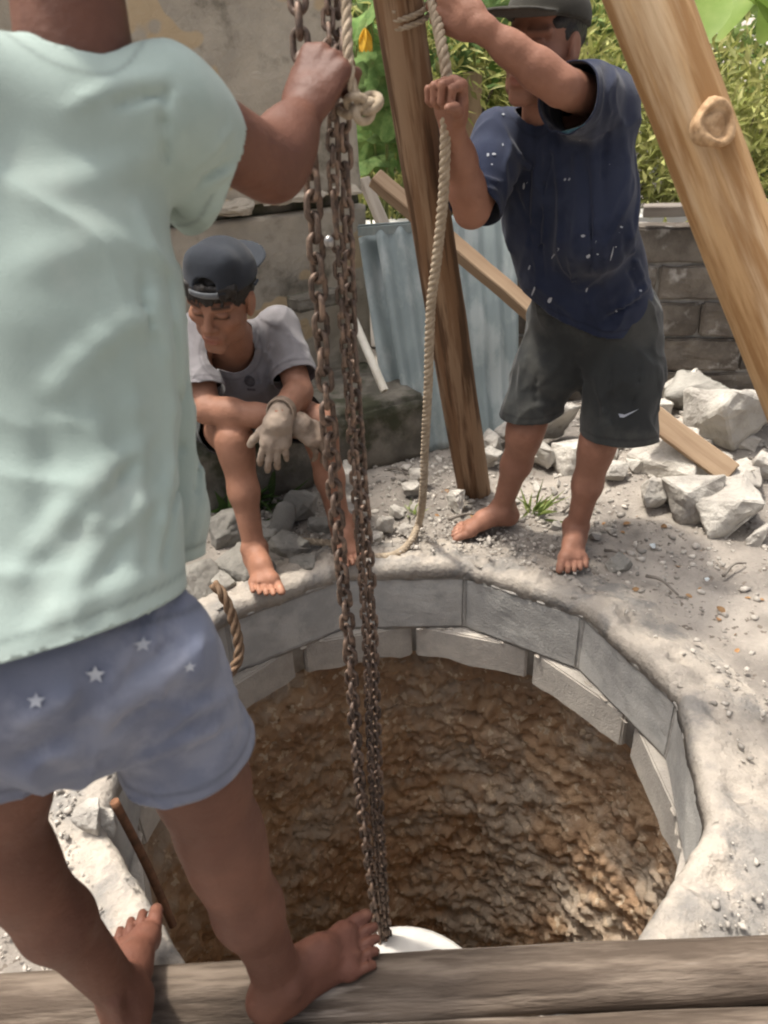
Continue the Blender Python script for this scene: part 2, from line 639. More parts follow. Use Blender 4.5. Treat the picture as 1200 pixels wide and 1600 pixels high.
def ring_block(a0, a1, rad, thick, z0, z1, seed, gap=0.004, skew=0.0):
    """one straight block of the ring between two angles (inner face is a chord)"""
    p0 = np.array([math.cos(a0), math.sin(a0)]) * rad
    p1 = np.array([math.cos(a1), math.sin(a1)]) * rad
    dv = nrm(p1 - p0)
    no = np.array([dv[1], -dv[0]])
    if no @ (p0 + p1) < 0: no = -no
    p0 = p0 + dv * gap; p1 = p1 - dv * gap
    rr = random.Random(seed)
    bm = bmesh.new()
    vs = []
    for z in (z0, z1):
        for (q, s_) in ((p0, 0), (p1, 0), (p1, 1), (p0, 1)):
            off = no * (thick * s_)
            if s_: off = off + dv * (0.03 if q is p1 else -0.03)
            c = PC + q + off
            vs.append(bm.verts.new((c[0], c[1], z)))
    b, t = vs[:4], vs[4:]
    for f in (b[::-1], t, (b[0], b[1], t[1], t[0]), (b[1], b[2], t[2], t[1]), (b[2], b[3], t[3], t[2]), (b[3], b[0], t[0], t[3])):
        bm.faces.new(f)
    bmesh.ops.recalc_face_normals(bm, faces=bm.faces[:])
    bmesh.ops.bevel(bm, geom=bm.edges[:], offset=0.005, segments=2, affect='EDGES')
    le = [e for e in bm.edges if e.calc_length() > 0.15]
    bmesh.ops.subdivide_edges(bm, edges=le, cuts=9, use_grid_fill=True)
    bm.normal_update()
    for v in bm.verts:
        v.co += v.normal * (0.0026 * mnoise.noise(v.co * 23 + Vector((seed, 0, 0))) - 0.012 * max(0.0, mnoise.noise(v.co * 17 + Vector((0, seed, 0))) - 0.45))
        if v.co.z < z0 + 0.02 and skew:
            v.co.z += skew * mnoise.noise(Vector((v.co.x * 14, v.co.y * 14, seed)))
    me = bpy.data.meshes.new('block')
    bm.to_mesh(me)
    bm.free()
    return me


for k in range(NB):
    a0 = TH0 + k * STEP
    link('concrete_block', ring_block(a0, a0 + STEP, PR + 0.004 * math.sin(k * 5), 0.11, -0.212, -0.014, k), M['block'], lining)
for k in range(NB):
    a0 = TH0 + (k + 0.42) * STEP + 0.02 * math.sin(k * 3)
    cut = (0.036, 0.014, 0.028)[k % 3]
    link('lower_concrete_block', ring_block(a0, a0 + STEP, PR - 0.012 + 0.006 * math.sin(k * 7), 0.12, -0.352, -0.222, 40 + k, gap=cut * 0.5, skew=0.016), M['block_low'], lining)


def ring_band(r0, r1, z0, z1, n=220, amp=0.004, seed=0):
    th = np.arange(n) / n * 2 * math.pi
    rows = []
    for (r_, z_) in ((r1, z0), (r0, z0), (r0, z1), (r1, z1)):
        rr_ = poly_r(th, r_, TH0) if seed == 0 else poly_r(th, r_, TH0 + 0.42 * STEP)
        nz_ = fbm(np.stack([np.cos(th) * 20, np.sin(th) * 20, 0 * th + z_ * 30], -1), 3) * amp
        rows.append(np.stack([PC[0] + (rr_ + nz_) * np.cos(th), PC[1] + (rr_ + nz_) * np.sin(th), z_ + 0 * th], -1))
    V = np.concatenate(rows)
    i = np.arange(3)[:, None] * n
    j = np.arange(n)[None, :]
    j2 = (j + 1) % n
    return mesh_from(V, np.stack([i + j, i + j2, i + n + j2, i + n + j], -1).reshape(-1, 4))


link('bed_joint', ring_band(PR + 0.006, PR + 0.10, -0.2235, -0.206), M['mortar'], lining, smooth=True)
link('bed_joint', ring_band(PR - 0.0035, PR + 0.09, -0.0195, -0.0085, amp=0.003), M['mortar'], lining, smooth=True)
link('backing_mortar', ring_band(PR + 0.030, PR + 0.13, -0.34, -0.03, amp=0.002), M['mortar'], lining, smooth=True)
# mortar smeared up the vertical joints
for k in range(NB):
    for (th0_, rad_, z0_, z1_, wd_) in ((TH0, PR, -0.208, -0.016, 0.012),):
        a = th0_ + k * STEP
        V, F_ = [], []
        nzz = 16
        for q in range(nzz + 1):
            z_ = z0_ + (z1_ - z0_) * q / nzz
            for s_ in range(5):
                u_ = (s_ / 2 - 1) * wd_ * (1 + 0.45 * mnoise.noise(Vector((k * 3.7, z_ * 55, s_ * 0.3))))
                da = u_ / rad_
                rr_ = poly_r(a + da, rad_, th0_) + 0.010 - (0.0125 + 0.0015 * mnoise.noise(Vector((k, z_ * 80, s_)))) * (1 - (s_ / 2 - 1) ** 2)
                V.append((PC[0] + rr_ * math.cos(a + da), PC[1] + rr_ * math.sin(a + da), z_))
        for q in range(nzz):
            for s_ in range(4):
                b_ = q * 5 + s_
                F_.append((b_, b_ + 1, b_ + 6, b_ + 5))
        link('vertical_joint', mesh_from(V, F_), M['mortar'], lining, smooth=True)
# crumbs of mortar squeezed onto the ledge
for k in range(46):
    a = rng.rand() * 2 * math.pi
    rr_ = poly_r(a, PR, TH0) - 0.006
    me = rock_mesh((0.012 + 0.02 * rng.rand(), 0.008, 0.005), 900 + k, n=9, sub=0, name='mortar_crumb')
    o = link('mortar_crumb', me, M['cap'], lining)
    o.location = (PC[0] + rr_ * math.cos(a), PC[1] + rr_ * math.sin(a), -0.219)
    o.rotation_euler = (0, 0, a + math.pi / 2)

# pit: earth wall and floor
nth, nz = 620, 270
th = np.arange(nth) / nth * 2 * math.pi
zz = -0.27 - np.linspace(0, 1, nz) ** 1.15 * 2.35
TT, ZZ = np.meshgrid(th, zz)
base = 0.80 + 0.05 * np.sin(2 * TT + 1) * 0.4
P = np.stack([np.cos(TT) * 0.8, np.sin(TT) * 0.8, ZZ], -1)
n1 = fbm(P * 2.6, 3)
wp = P + 0.02 * np.stack([fbm(P * 5, 2), fbm(P * 5 + 9, 2), fbm(P * 5 + 17, 2)], -1)
clod = np.abs(fbm(wp * np.array([8, 8, 13]), 5, 0.6))
clod2 = 1 - np.abs(fbm(wp * np.array([17, 17, 24]) + 3, 4, 0.55))
layer = fbm(np.stack([P[..., 0] * 0.8, P[..., 1] * 0.8, ZZ * 7], -1), 3)
fine = fbm(P * 48, 3, 0.6)
pick = np.clip(fbm(P * 3.1 + 60, 2), 0, 1)
rad = base + 0.045 * n1 + (0.018 + 0.040 * pick) * (clod - 0.3) - 0.010 * (clod2 - 0.5) + 0.012 * layer + 0.009 * fine + 0.016 * fbm(P * 21 + 77, 4, 0.6)
edge = np.clip((-0.27 - ZZ) / 0.08, 0, 1)
rad = np.minimum(rad, 1.1) * edge + (1 - edge) * 0.80
zj = ZZ + 0.02 * fbm(P * 12 + 31, 3) * edge
V = np.stack([PC[0] + rad * np.cos(TT), PC[1] + rad * np.sin(TT), zj], -1).reshape(-1, 3)
i = np.arange(nz - 1)[:, None] * nth
j = np.arange(nth)[None, :]
j2 = (j + 1) % nth
F_ = np.stack([i + j, i + j2, i + nth + j2, i + nth + j], -1).reshape(-1, 4)
pw = link('pit_wall', mesh_from(V, F_), M['earth'], smooth=True)
tag(pw, 'rough dug brown earth wall of the pit', kind='structure')
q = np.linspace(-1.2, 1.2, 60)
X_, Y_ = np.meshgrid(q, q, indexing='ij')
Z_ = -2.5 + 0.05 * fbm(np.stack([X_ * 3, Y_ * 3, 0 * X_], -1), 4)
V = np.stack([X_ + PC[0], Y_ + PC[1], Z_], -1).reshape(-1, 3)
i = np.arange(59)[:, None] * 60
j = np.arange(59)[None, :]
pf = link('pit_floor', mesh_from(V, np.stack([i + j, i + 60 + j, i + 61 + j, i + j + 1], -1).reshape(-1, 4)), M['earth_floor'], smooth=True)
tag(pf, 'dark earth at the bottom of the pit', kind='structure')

# ------------------------------------------------------------------ weathered wall on the left
M['oldwall'] = mat('weathered_plaster', (0.52, 0.46, 0.365), (0.38, 0.34, 0.275), scale=2.6, rough=0.95, bump=0.9, bscale=42, bdist=0.008,
                   c3=(0.19, 0.17, 0.13), scale3=3.6, detail=10, spec=0.1, fleck=((0.50, 0.39, 0.25), 4.0, 0.57), lo3=0.52, hi3=0.66)
M['moss_and_gap_shade'] = mat('mossy_and_shade_concrete', (0.115, 0.105, 0.085), (0.22, 0.20, 0.165), scale=7, rough=0.95, bump=0.8, bscale=40, bdist=0.01, c3=(0.06, 0.062, 0.038), scale3=5)  # moss tone, used too as painted shade in the ledge gap
A0, A1 = np.array([-0.03, 3.44]), np.array([-2.6, 2.08])
wd = nrm(A1 - A0); wl = np.linalg.norm(A1 - A0)
wn_ = np.array([wd[1], -wd[0]])
if wn_[1] > 0: wn_ = -wn_                       # faces the camera side


def wall_grid(z0, z1, off, nu, nv, seed, rough=0.012):
    u = np.linspace(0, wl, nu); v = np.linspace(z0, z1, nv)
    Ug, Vg = np.meshgrid(u, v, indexing='ij')
    P = np.stack([Ug, Vg, 0 * Ug + seed], -1)
    o = off + rough * fbm(P * 3, 4) + 0.5 * rough * np.clip(fbm(P * 9 + 3, 3), 0, 1)
    fr = np.stack([A0[0] + wd[0] * Ug + wn_[0] * o, A0[1] + wd[1] * Ug + wn_[1] * o, Vg], -1)
    bk = np.stack([A0[0] + wd[0] * Ug - wn_[0] * 0.08, A0[1] + wd[1] * Ug - wn_[1] * 0.08, Vg], -1)
    V = np.concatenate([fr.reshape(-1, 3), bk.reshape(-1, 3)])
    n = nu * nv
    i = np.arange(nu - 1)[:, None] * nv
    j = np.arange(nv - 1)[None, :]
    f1 = np.stack([i + j, i + j + 1, i + nv + j + 1, i + nv + j], -1).reshape(-1, 4)
    F = [f1, f1[:, ::-1] + n]
    b = np.concatenate([np.arange(nv), (np.arange(1, nu)) * nv + nv - 1, (nu - 1) * nv + np.arange(nv - 2, -1, -1), np.arange(nu - 2, 0, -1) * nv])
    b2 = np.roll(b, -1)
    F.append(np.stack([b, b + n, b2 + n, b2], -1))
    me = mesh_from(V, np.concatenate(F))
    bm = bmesh.new(); bm.from_mesh(me); bmesh.ops.recalc_face_normals(bm, faces=bm.faces[:]); bm.to_mesh(me); bm.free()
    return me


LEDGE = 0.965
ow = empty('old_wall', (A0[0], A0[1], 0), 'tall weathered plaster wall with a broken ledge behind the seated person', 'wall')
link('lower_wall', wall_grid(-0.05, LEDGE - 0.045, 0.02, 150, 60, 1), M['oldwall'], ow, smooth=True)
link('shadow_gap_band', wall_grid(LEDGE - 0.0445, LEDGE + 0.0015, -0.045, 150, 6, 9), M['moss_and_gap_shade'], ow, smooth=True)  # dark colour paints the shadow gap under the ledge
link('upper_wall', wall_grid(LEDGE + 0.002, 3.3, -0.02, 150, 110, 5), M['oldwall'], ow, smooth=True)


def wall_pt(u, z, o=0.0):
    return Vector((A0[0] + wd[0] * u + wn_[0] * o, A0[1] + wd[1] * u + wn_[1] * o, z))


# broken plaster ledge pieces
u = 0.02
k = 0
while u < wl - 0.1:
    L_ = 0.14 + 0.25 * rng.rand()
    me = rock_mesh((L_ * 0.62, 0.050 + 0.016 * rng.rand(), 0.020 + 0.008 * rng.rand()), 300 + k, n=22, sub=2, rough=0.10, name='ledge_piece')
    o = link('ledge_piece', me, M['oldwall'], ow)
    o.location = wall_pt(u + L_ / 2, LEDGE + 0.012 + 0.006 * rng.randn(), 0.022)
    o.rotation_euler = (0.15 * rng.randn(), 0.03 * rng.randn(), math.atan2(wd[1], wd[0]))
    u += L_ * 0.93
    k += 1
me = box_mesh((0.20, 0.11, 0.055), 0.008, 0.004)
o = link('protruding_block', me, M['moss_and_gap_shade'], ow)
pb = at(492, 468, 3.12)
o.location = pb
o.rotation_euler = (0.1, 0.03, math.atan2(wd[1], wd[0]))

# low concrete step along the wall's foot that the seated person sits on
st = empty('concrete_step', (-0.4, 2.8, 0), 'low mossy concrete step at the foot of the weathered wall', 'step')
rr_ = random.Random(5)
u = 0.05
for k in range(5):
    L_ = 0.44 + 0.1 * rr_.random()
    hgt = 0.27 + 0.015 * rr_.random()
    bm = bmesh.new()
    bmesh.ops.create_cube(bm, size=1)
    for v in bm.verts: v.co = Vector((v.co.x * (L_ - 0.012), v.co.y * 0.52, v.co.z * hgt))
    bmesh.ops.bevel(bm, geom=bm.edges[:], offset=0.018, segments=2, affect='EDGES')
    bmesh.ops.subdivide_edges(bm, edges=[e for e in bm.edges if e.calc_length() > 0.1], cuts=7, use_grid_fill=True)
    bm.normal_update()
    for v in bm.verts: v.co += v.normal * 0.014 * mnoise.fractal(v.co * 9 + Vector((k * 5, 0, 0)), 1.0, 2.0, 3)
    me = bpy.data.meshes.new('slab'); bm.to_mesh(me); bm.free()
    o = link('step_slab', me, M['moss_and_gap_shade'] , st, smooth=True)
    o.location = wall_pt(u + L_ / 2, hgt / 2 - 0.005, 0.32)
    o.rotation_euler = (0, 0, math.atan2(wd[1], wd[0]))
    u += L_

# ------------------------------------------------------------------ low block wall on the right
M['blockwall'] = mat('stained_block', (0.20, 0.175, 0.145), (0.105, 0.09, 0.075), scale=6, rough=0.95, bump=0.9, bscale=60, bdist=0.008, objrand=0.15,
                     c3=(0.32, 0.30, 0.27), scale3=8, spec=0.1, detail=9, lo3=0.56, hi3=0.68)
B0, B1 = np.array([0.25, 3.62]), np.array([3.6, 3.02])
bd = nrm(B1 - B0); bl = np.linalg.norm(B1 - B0)
bn = np.array([bd[1], -bd[0]])
if bn[1] > 0: bn = -bn
WTOP = float(at(1050, 345, 3.48)[2])
bw = empty('block_wall', (B0[0], B0[1], 0), 'low stained concrete block wall behind the rubble pile', 'wall')
nc = 5
ch = WTOP / nc
bang = math.atan2(bd[1], bd[0])
bmeshes = []
for k in range(5):
    bm = bmesh.new()
    bmesh.ops.create_cube(bm, size=1)
    for v in bm.verts: v.co = Vector((v.co.x * 0.392, v.co.y * 0.14, v.co.z * (ch - 0.012)))
    bmesh.ops.bevel(bm, geom=bm.edges[:], offset=0.009, segments=2, affect='EDGES')
    bmesh.ops.subdivide_edges(bm, edges=[e for e in bm.edges if e.calc_length() > 0.08], cuts=5, use_grid_fill=True)
    bm.normal_update()
    for v in bm.verts: v.co += v.normal * 0.010 * mnoise.fractal(v.co * 11 + Vector((k * 5, 0, 0)), 1.0, 2.0, 3)
    me = bpy.data.meshes.new('wall_block'); bm.to_mesh(me); bm.free()
    me.materials.append(M['blockwall'])
    bmeshes.append(me)
for c in range(nc):
    u = -0.2 * (c % 2)
    while u < bl:
        o = link('wall_block', bmeshes[rng.randint(5)], None, bw)
        off = 0.006 * rng.randn()
        o.location = (B0[0] + bd[0] * (u + 0.2) + bn[0] * off, B0[1] + bd[1] * (u + 0.2) + bn[1] * off, ch * (c + 0.5))
        o.rotation_euler = (0, 0, bang + (math.pi if rng.rand() > .5 else 0))
        u += 0.402
me = box_mesh((bl, 0.10, WTOP - 0.02), 0)
o = link('wall_mortar', me, M['mortar'], bw)
o.location = (B0[0] + bd[0] * bl / 2, B0[1] + bd[1] * bl / 2, WTOP / 2 - 0.012)
o.rotation_euler = (0, 0, bang)

# =================================================================== OBJECTS
M['wood_new'] = mat('peeled_pine', (0.52, 0.335, 0.17), (0.33, 0.185, 0.08), scale=24, rough=0.75, bump=0.9, bscale=60, bdist=0.004, stretch=(1, 1, 0.085),
                    c3=(0.62, 0.46, 0.29), scale3=14, detail=7, spec=0.2, lo=0.42, hi=0.58, fleck=((0.26, 0.14, 0.06), 40, 0.66))
M['wood_old'] = mat('weathered_pole', (0.215, 0.125, 0.07), (0.105, 0.06, 0.034), scale=30, rough=0.85, bump=0.9, bscale=70, bdist=0.004, stretch=(1, 1, 0.06),
                    c3=(0.30, 0.20, 0.125), scale3=22, spec=0.2, lo3=0.5, hi3=0.6, lo=0.42, hi=0.58)
M['wood_log'] = mat('grey_log', (0.20, 0.16, 0.125), (0.095, 0.073, 0.056), scale=18, rough=0.92, bump=1.0, bscale=42, bdist=0.012, stretch=(1, 1, 0.13),
                    c3=(0.34, 0.285, 0.235), scale3=11, spec=0.12, lo=0.42, hi=0.58, lo3=0.52, hi3=0.6)
M['timber'] = mat('sawn_timber', (0.38, 0.275, 0.18), (0.28, 0.19, 0.12), scale=22, rough=0.85, bump=0.6, bscale=60, bdist=0.003, stretch=(1, 1, 0.06), spec=0.2)
M['rust'] = mat('rusty_iron', (0.15, 0.105, 0.08), (0.085, 0.062, 0.05), scale=60, rough=0.6, bump=0.6, bscale=140, bdist=0.001, objrand=0.22,
                c3=(0.24, 0.165, 0.12), scale3=45, spec=0.5, metal=0.35)
M['rust_rod'] = mat('rusty_rod', (0.20, 0.095, 0.05), (0.11, 0.055, 0.03), scale=30, rough=0.8, bump=0.5, bscale=90)
M['rope'] = mat('fibre_rope', (0.47, 0.39, 0.29), (0.33, 0.265, 0.19), scale=60, rough=0.95, bump=0.9, bscale=260, bdist=0.002, spec=0.1)
M['rope_brown'] = mat('brown_rope', (0.19, 0.12, 0.075), (0.27, 0.185, 0.12), scale=40, rough=0.95, bump=0.9, bscale=200, bdist=0.002, spec=0.1)
M['sheet'] = mat('galvanised_sheet', (0.33, 0.385, 0.38), (0.26, 0.31, 0.31), scale=4, rough=0.6, bump=0.15, bscale=30, stretch=(1, 1, 0.5),
                 c3=(0.42, 0.465, 0.455), scale3=7, spec=0.3, metal=0.08, detail=7)
M['pvc'] = mat('white_pvc', (0.72, 0.69, 0.60), (0.62, 0.58, 0.48), scale=12, rough=0.45, spec=0.4)
M['chunk'] = mat('broken_concrete', (0.47, 0.44, 0.39), (0.34, 0.315, 0.28), scale=7, rough=0.95, bump=1.0, bscale=55, bdist=0.01, objrand=0.14, spec=0.12,
                 c3=(0.56, 0.53, 0.47), scale3=5, detail=9)
M['stone_grey'] = mat('grey_stone', (0.31, 0.295, 0.26), (0.22, 0.21, 0.185), scale=9, rough=0.9, bump=0.8, bscale=60, bdist=0.006, objrand=0.2, spec=0.15)
M['white'] = mat('white_paint', (0.72, 0.71, 0.68), (0.6, 0.59, 0.56), scale=4, rough=0.9, bump=0.3, bscale=40)
M['gravel'] = mat('gravel', (0.44, 0.405, 0.355), (0.33, 0.305, 0.27), scale=30, rough=0.95, island=True, objrand=0.34, spec=0.1)


def pole(name, a, b, ra, rb, m, seed, label, cat, n=70, nseg=20, bend=0.012, knotty=0.05, parent=None):
    a = Vector(a); b = Vector(b)
    L_ = (b - a).length
    t = np.linspace(0, 1, n)
    P = np.stack([bend * np.sin(t * 4 + seed), bend * np.cos(t * 3.1 + seed), t * L_], -1)
    rad = ra + (rb - ra) * t

    def shp(i, an):
        q = np.stack([np.cos(an) * 1.3 + 0 * i, np.sin(an) * 1.3 + 0 * i, i / n * L_ * 2.2 + 0 * an + seed * 3], -1)
        return 1 + knotty * fbm(q, 3) + 0.02 * vnoise(q * np.array([6, 6, 0.8]))
    V, F = tube(P, rad, nseg, shp)
    o = link(name, mesh_from(V, F), m, parent)
    me = o.data
    me.polygons.foreach_set('use_smooth', [len(p.vertices) == 4 for p in me.polygons])
    o.location = a
    o.rotation_euler = (b - a).to_track_quat('Z', 'Y').to_euler()
    if label: tag(o, label, cat)
    return o


# tripod legs
PB = on(738, 772, -0.03)
PT = at(632, 10, 2.02)
APEX = PB + (PT - PB) * 1.70
pole('support_pole', PB, PB + (PT - PB) * 1.78, 0.064, 0.044, M['wood_old'], 2, 'rough brown wooden pole standing beside the rope, hand on its top', 'pole')
q0, q1 = at(1013, 0, 1.45), at(1120, 272, 1.40)
dirr = nrm(q1 - q0)
APEX = q0 - dirr * ((2.49 - q0[2]) / -dirr[2])
RB = APEX + dirr * ((APEX[2] + 0.02) / -dirr[2])
rp = pole('support_pole', RB, APEX - dirr * 0.15, 0.0665, 0.056, M['wood_new'], 9, 'thick pale peeled wooden pole with a round knot', 'pole', knotty=0.04, nseg=28)
# knot on the pale pole: ring and core where a branch was cut
kc = at(1122, 190, 1.36)
ax = Vector(dirr)
tpar = (Vector(kc) - Vector(APEX)).dot(ax)
kcen = Vector(APEX) + ax * tpar
toc = (Vector((0, 0, CAM_H)) - kcen); toc -= ax * toc.dot(ax); toc.normalize()
side = ax.cross(toc).normalized()
sgn = 1 if side.x > 0 else -1
kd = (toc * 0.90 + side * sgn * 0.42).normalized()
kn = kcen + kd * 0.0575
bm = bmesh.new()
NS, NRr = 24, 9
rows = []
for r_i in range(NRr):
    t = r_i / (NRr - 1)
    rr_ = 0.034 * (1 - t)
    hgt = 0.009 * math.sin(min(1, t * 2.2) * math.pi) + (0.004 if t > 0.6 else 0) + (-0.014 if t == 0 else 0)
    ring = []
    for s_ in range(NS):
        a = s_ / NS * 2 * math.pi
        e1, e2 = ax, kd.cross(ax).normalized()
        k_ = 1 + 0.12 * math.sin(3 * a + t * 4)
        ring.append(bm.verts.new(kn + e1 * (rr_ * k_ * 1.15 * math.cos(a)) + e2 * (rr_ * k_ * math.sin(a)) + kd * hgt))
    rows.append(ring)
for r_i in range(NRr - 1):
    for s_ in range(NS):
        bm.faces.new((rows[r_i][s_], rows[r_i][(s_ + 1) % NS], rows[r_i + 1][(s_ + 1) % NS], rows[r_i + 1][s_]))
bmesh.ops.recalc_face_normals(bm, faces=bm.faces[:])
me = bpy.data.meshes.new('knot'); bm.to_mesh(me); bm.free()
M['knot'] = mat('wood_knot', (0.56, 0.38, 0.22), (0.30, 0.18, 0.09), scale=45, rough=0.75, bump=0.5, bscale=80)
link('knot', me, M['knot'], rp, smooth=True)

# logs lying across the near side of the pit
pole('lying_log', (-1.6, 0.742, 0.048), (1.7, 0.742, 0.048), 0.050, 0.055, M['wood_log'], 4, 'grey weathered log lying along the pit edge under the bare feet', 'log', n=110, knotty=0.07, bend=0.006)
pole('lying_log', (-1.7, 0.622, 0.040), (1.6, 0.622, 0.045), 0.060, 0.056, M['wood_log'], 6, 'second grey log beside the one along the pit edge', 'log', n=110, knotty=0.07, bend=0.006)


# chains ---------------------------------------------------------------------
def link_mesh(half, r, wire, nseg=22, nr=8):
    P = []
    s = half - r
    for k in range(nseg):
        a = k / nseg * 2 * math.pi
        P.append((r * math.cos(a), 0, r * math.sin(a) + (s if math.sin(a) >= 0 else -s)))
    P = np.array(P)
    V, F = [], []
    for k in range(nseg):
        t = nrm(P[(k + 1) % nseg] - P[k - 1])
        u = np.array([0, 1.0, 0]); v = np.cross(t, u)
        for j_ in range(nr):
            a = j_ / nr * 2 * math.pi
            V.append(P[k] + wire * (math.cos(a) * u + math.sin(a) * v))
    for k in range(nseg):
        for j_ in range(nr):
            k2, j2_ = (k + 1) % nseg, (j_ + 1) % nr
            F.append((k * nr + j_, k * nr + j2_, k2 * nr + j2_, k2 * nr + j_))
    me = mesh_from(V, F, 'chain_link')
    me.polygons.foreach_set('use_smooth', [True] * len(me.polygons))
    me.materials.append(M['rust'])
    return me


def chain(pts, half, r, wire, label, tw=0.35):
    path = smooth_path([np.array([APEX[0] + (pts[0][0] - 500) * 0.0006, APEX[1] - 0.05, 2.44])] + [at(*p) for p in pts], 220)
    pitch = 2 * (half - wire) - 0.0005
    Q = resample(path, pitch)
    e = empty('hanging_chain', Q[-1], label, 'chain', 'hoist chains hanging into the pit')
    me = link_mesh(half, r, wire)
    for k in range(len(Q)):
        t = Vector(Q[min(k + 1, len(Q) - 1)] - Q[max(k - 1, 0)])
        o = bpy.data.objects.new('chain_link', me)
        col.objects.link(o)
        o.parent = e
        o.matrix_parent_inverse = parent_world(e).inverted()
        o.location = Q[k]
        qt = t.to_track_quat('Z', 'Y')
        from mathutils import Quaternion
        tw_ = tw + (math.pi / 2 if k % 2 else 0) + 0.25 * math.sin(k * 0.37) + 0.12 * rng.randn()
        o.rotation_euler = (qt @ Quaternion((0, 0, 1), tw_)).to_euler()
    return e


apx = tuple
chain([(452, -420, 1.42), (466, 10, 1.36), (487, 280, 1.32), (505, 560, 1.31), (530, 850, 1.31), (545, 1000, 1.31), (565, 1250, 1.32), (596, 1478, 1.33)],
      0.0215, 0.0125, 0.0053, 'heavy rusty chain with large twisted links beside two finer chains', 0.5)
c2 = chain([(506, -420, 1.42), (512, 10, 1.36), (521, 130, 1.31), (521, 280, 1.31), (541, 560, 1.31), (562, 850, 1.31), (572, 1000, 1.31), (583, 1250, 1.32), (603, 1482, 1.33)],
      0.0145, 0.0076, 0.0035, 'fine dark chain with the smallest links, hanging between two chains', 0.3)
chain([(526, -420, 1.43), (529, 10, 1.37), (533, 120, 1.325), (540, 280, 1.325), (552, 560, 1.325), (574, 850, 1.325), (583, 1000, 1.325), (592, 1250, 1.33), (607, 1484, 1.34)],
      0.0180, 0.0098, 0.0043, 'medium rusty chain hanging closest to the corrugated sheet', 0.8)
M['steel'] = mat('worn_steel', (0.45, 0.44, 0.42), (0.3, 0.29, 0.28), scale=30, rough=0.35, metal=0.8, spec=0.5)
bm = bmesh.new(); bmesh.ops.create_uvsphere(bm, u_segments=14, v_segments=10, radius=0.0085)
bmesh.ops.scale(bm, vec=(1, 1, 1.25), verts=bm.verts[:])
me = bpy.data.meshes.new('ball'); bm.to_mesh(me); bm.free()
o = link('steel_ball', me, M['steel'], c2, smooth=True); o.location = at(514, 378, 1.295)

# the load at the end of the chains
ld = at(628, 1578, 1.22)
zl = -0.78
lc = on(630, 1581, zl)
bm = bmesh.new()
prof_ = [(0.0, 0.0), (0.18, 0.0), (0.232, -0.004), (0.25, -0.018), (0.252, -0.20), (0.24, -0.215), (0.0, -0.22)]
rows = []
for (r_, z_) in prof_:
    rows.append([bm.verts.new((lc[0] + r_ * math.cos(a), lc[1] + r_ * math.sin(a), zl + z_)) for a in np.arange(48) / 48 * 2 * math.pi] if r_ else [bm.verts.new((lc[0], lc[1], zl + z_))])
for a_, b_ in zip(rows[:-1], rows[1:]):
    for k in range(48):
        k2 = (k + 1) % 48
        if len(a_) == 1: bm.faces.new((a_[0], b_[k], b_[k2]))
        elif len(b_) == 1: bm.faces.new((a_[k], b_[0], a_[k2]))
        else: bm.faces.new((a_[k], b_[k], b_[k2], a_[k2]))
bmesh.ops.recalc_face_normals(bm, faces=bm.faces[:])
me = bpy.data.meshes.new('load'); bm.to_mesh(me); bm.free()
M['cement'] = mat('pale_cement', (0.62, 0.60, 0.56), (0.5, 0.48, 0.45), scale=6, rough=0.9, bump=0.3, bscale=40)
lo_ = link('concrete_drum', me, M['cement'], smooth=True)
tag(lo_, 'pale round concrete drum hanging at the chain ends down in the pit', 'drum')
for a in (0.9, 2.2):
    V, F = tube(smooth_path([np.array(lc) + [0.16 * math.cos(a) - 0.03, 0.16 * math.sin(a), -0.01], np.array(lc) + [0.16 * math.cos(a) - 0.02, 0.16 * math.sin(a), 0.05],
                             np.array(lc) + [0.16 * math.cos(a) + 0.02, 0.16 * math.sin(a), 0.05], np.array(lc) + [0.16 * math.cos(a) + 0.03, 0.16 * math.sin(a), -0.01]], 20), 0.006, 8)
    link('lifting_eye', mesh_from(V, F), M['rust'], lo_, smooth=True)

# ropes ------------------------------------------------------------------------
pts = [at(668, -40, 1.99), at(688, 60, 1.88), at(698, 120, 1.852), at(697, 175, 1.85), at(693, 300, 1.87), at(683, 400, 1.90), at(673, 480, 1.93), at(669, 600, 1.98),
       at(664, 700, 2.06), at(661, 770, 2.12), on(655, 815, 0.06), on(640, 848, 0.035), on(618, 866, 0.032), on(590, 870, 0.035), on(560, 866, 0.035), on(520, 850, 0.03), on(470, 845, 0.02)]
ro = link('hanging_rope', rope_mesh(resample(smooth_path(pts, 260), 0.006), 0.0125), M['rope'])
tag(ro, 'thick beige twisted rope hanging from a fist down to the ground', 'rope')
# lashing where the two poles cross above the pit
Q = []
for k in range(160):
    a = k / 160 * 4.2 * 2 * math.pi
    Q.append(np.array([APEX[0], APEX[1], 2.45]) + np.array([0.115 * math.cos(a), 0.085 * math.sin(a), 0.014 * a / (2 * math.pi) + 0.02 * math.sin(a * 0.5)]))
ls = link('rope_lashing', rope_mesh(resample(np.array(Q), 0.008), 0.009), M['rope'])
tag(ls, 'rope lashing binding the tops of the two poles together', 'rope')
# lashing round the dark pole
pd = nrm(PT - PB)
U1 = nrm(np.cross(pd, [0, 1, 0])); W1 = np.cross(pd, U1)
Q = []
for k in range(150):
    a = k / 150 * 2.2 * 2 * math.pi
    c_ = PB + (PT - PB) * (0.985 + 0.010 * a / (2 * math.pi))
    Q.append(c_ + 0.056 * (math.cos(a) * U1 + math.sin(a) * W1))
ls = link('rope_lashing', rope_mesh(resample(np.array(Q), 0.005), 0.0062), M['rope'])
tag(ls, 'beige rope coiled round the top of the dark pole', 'rope')
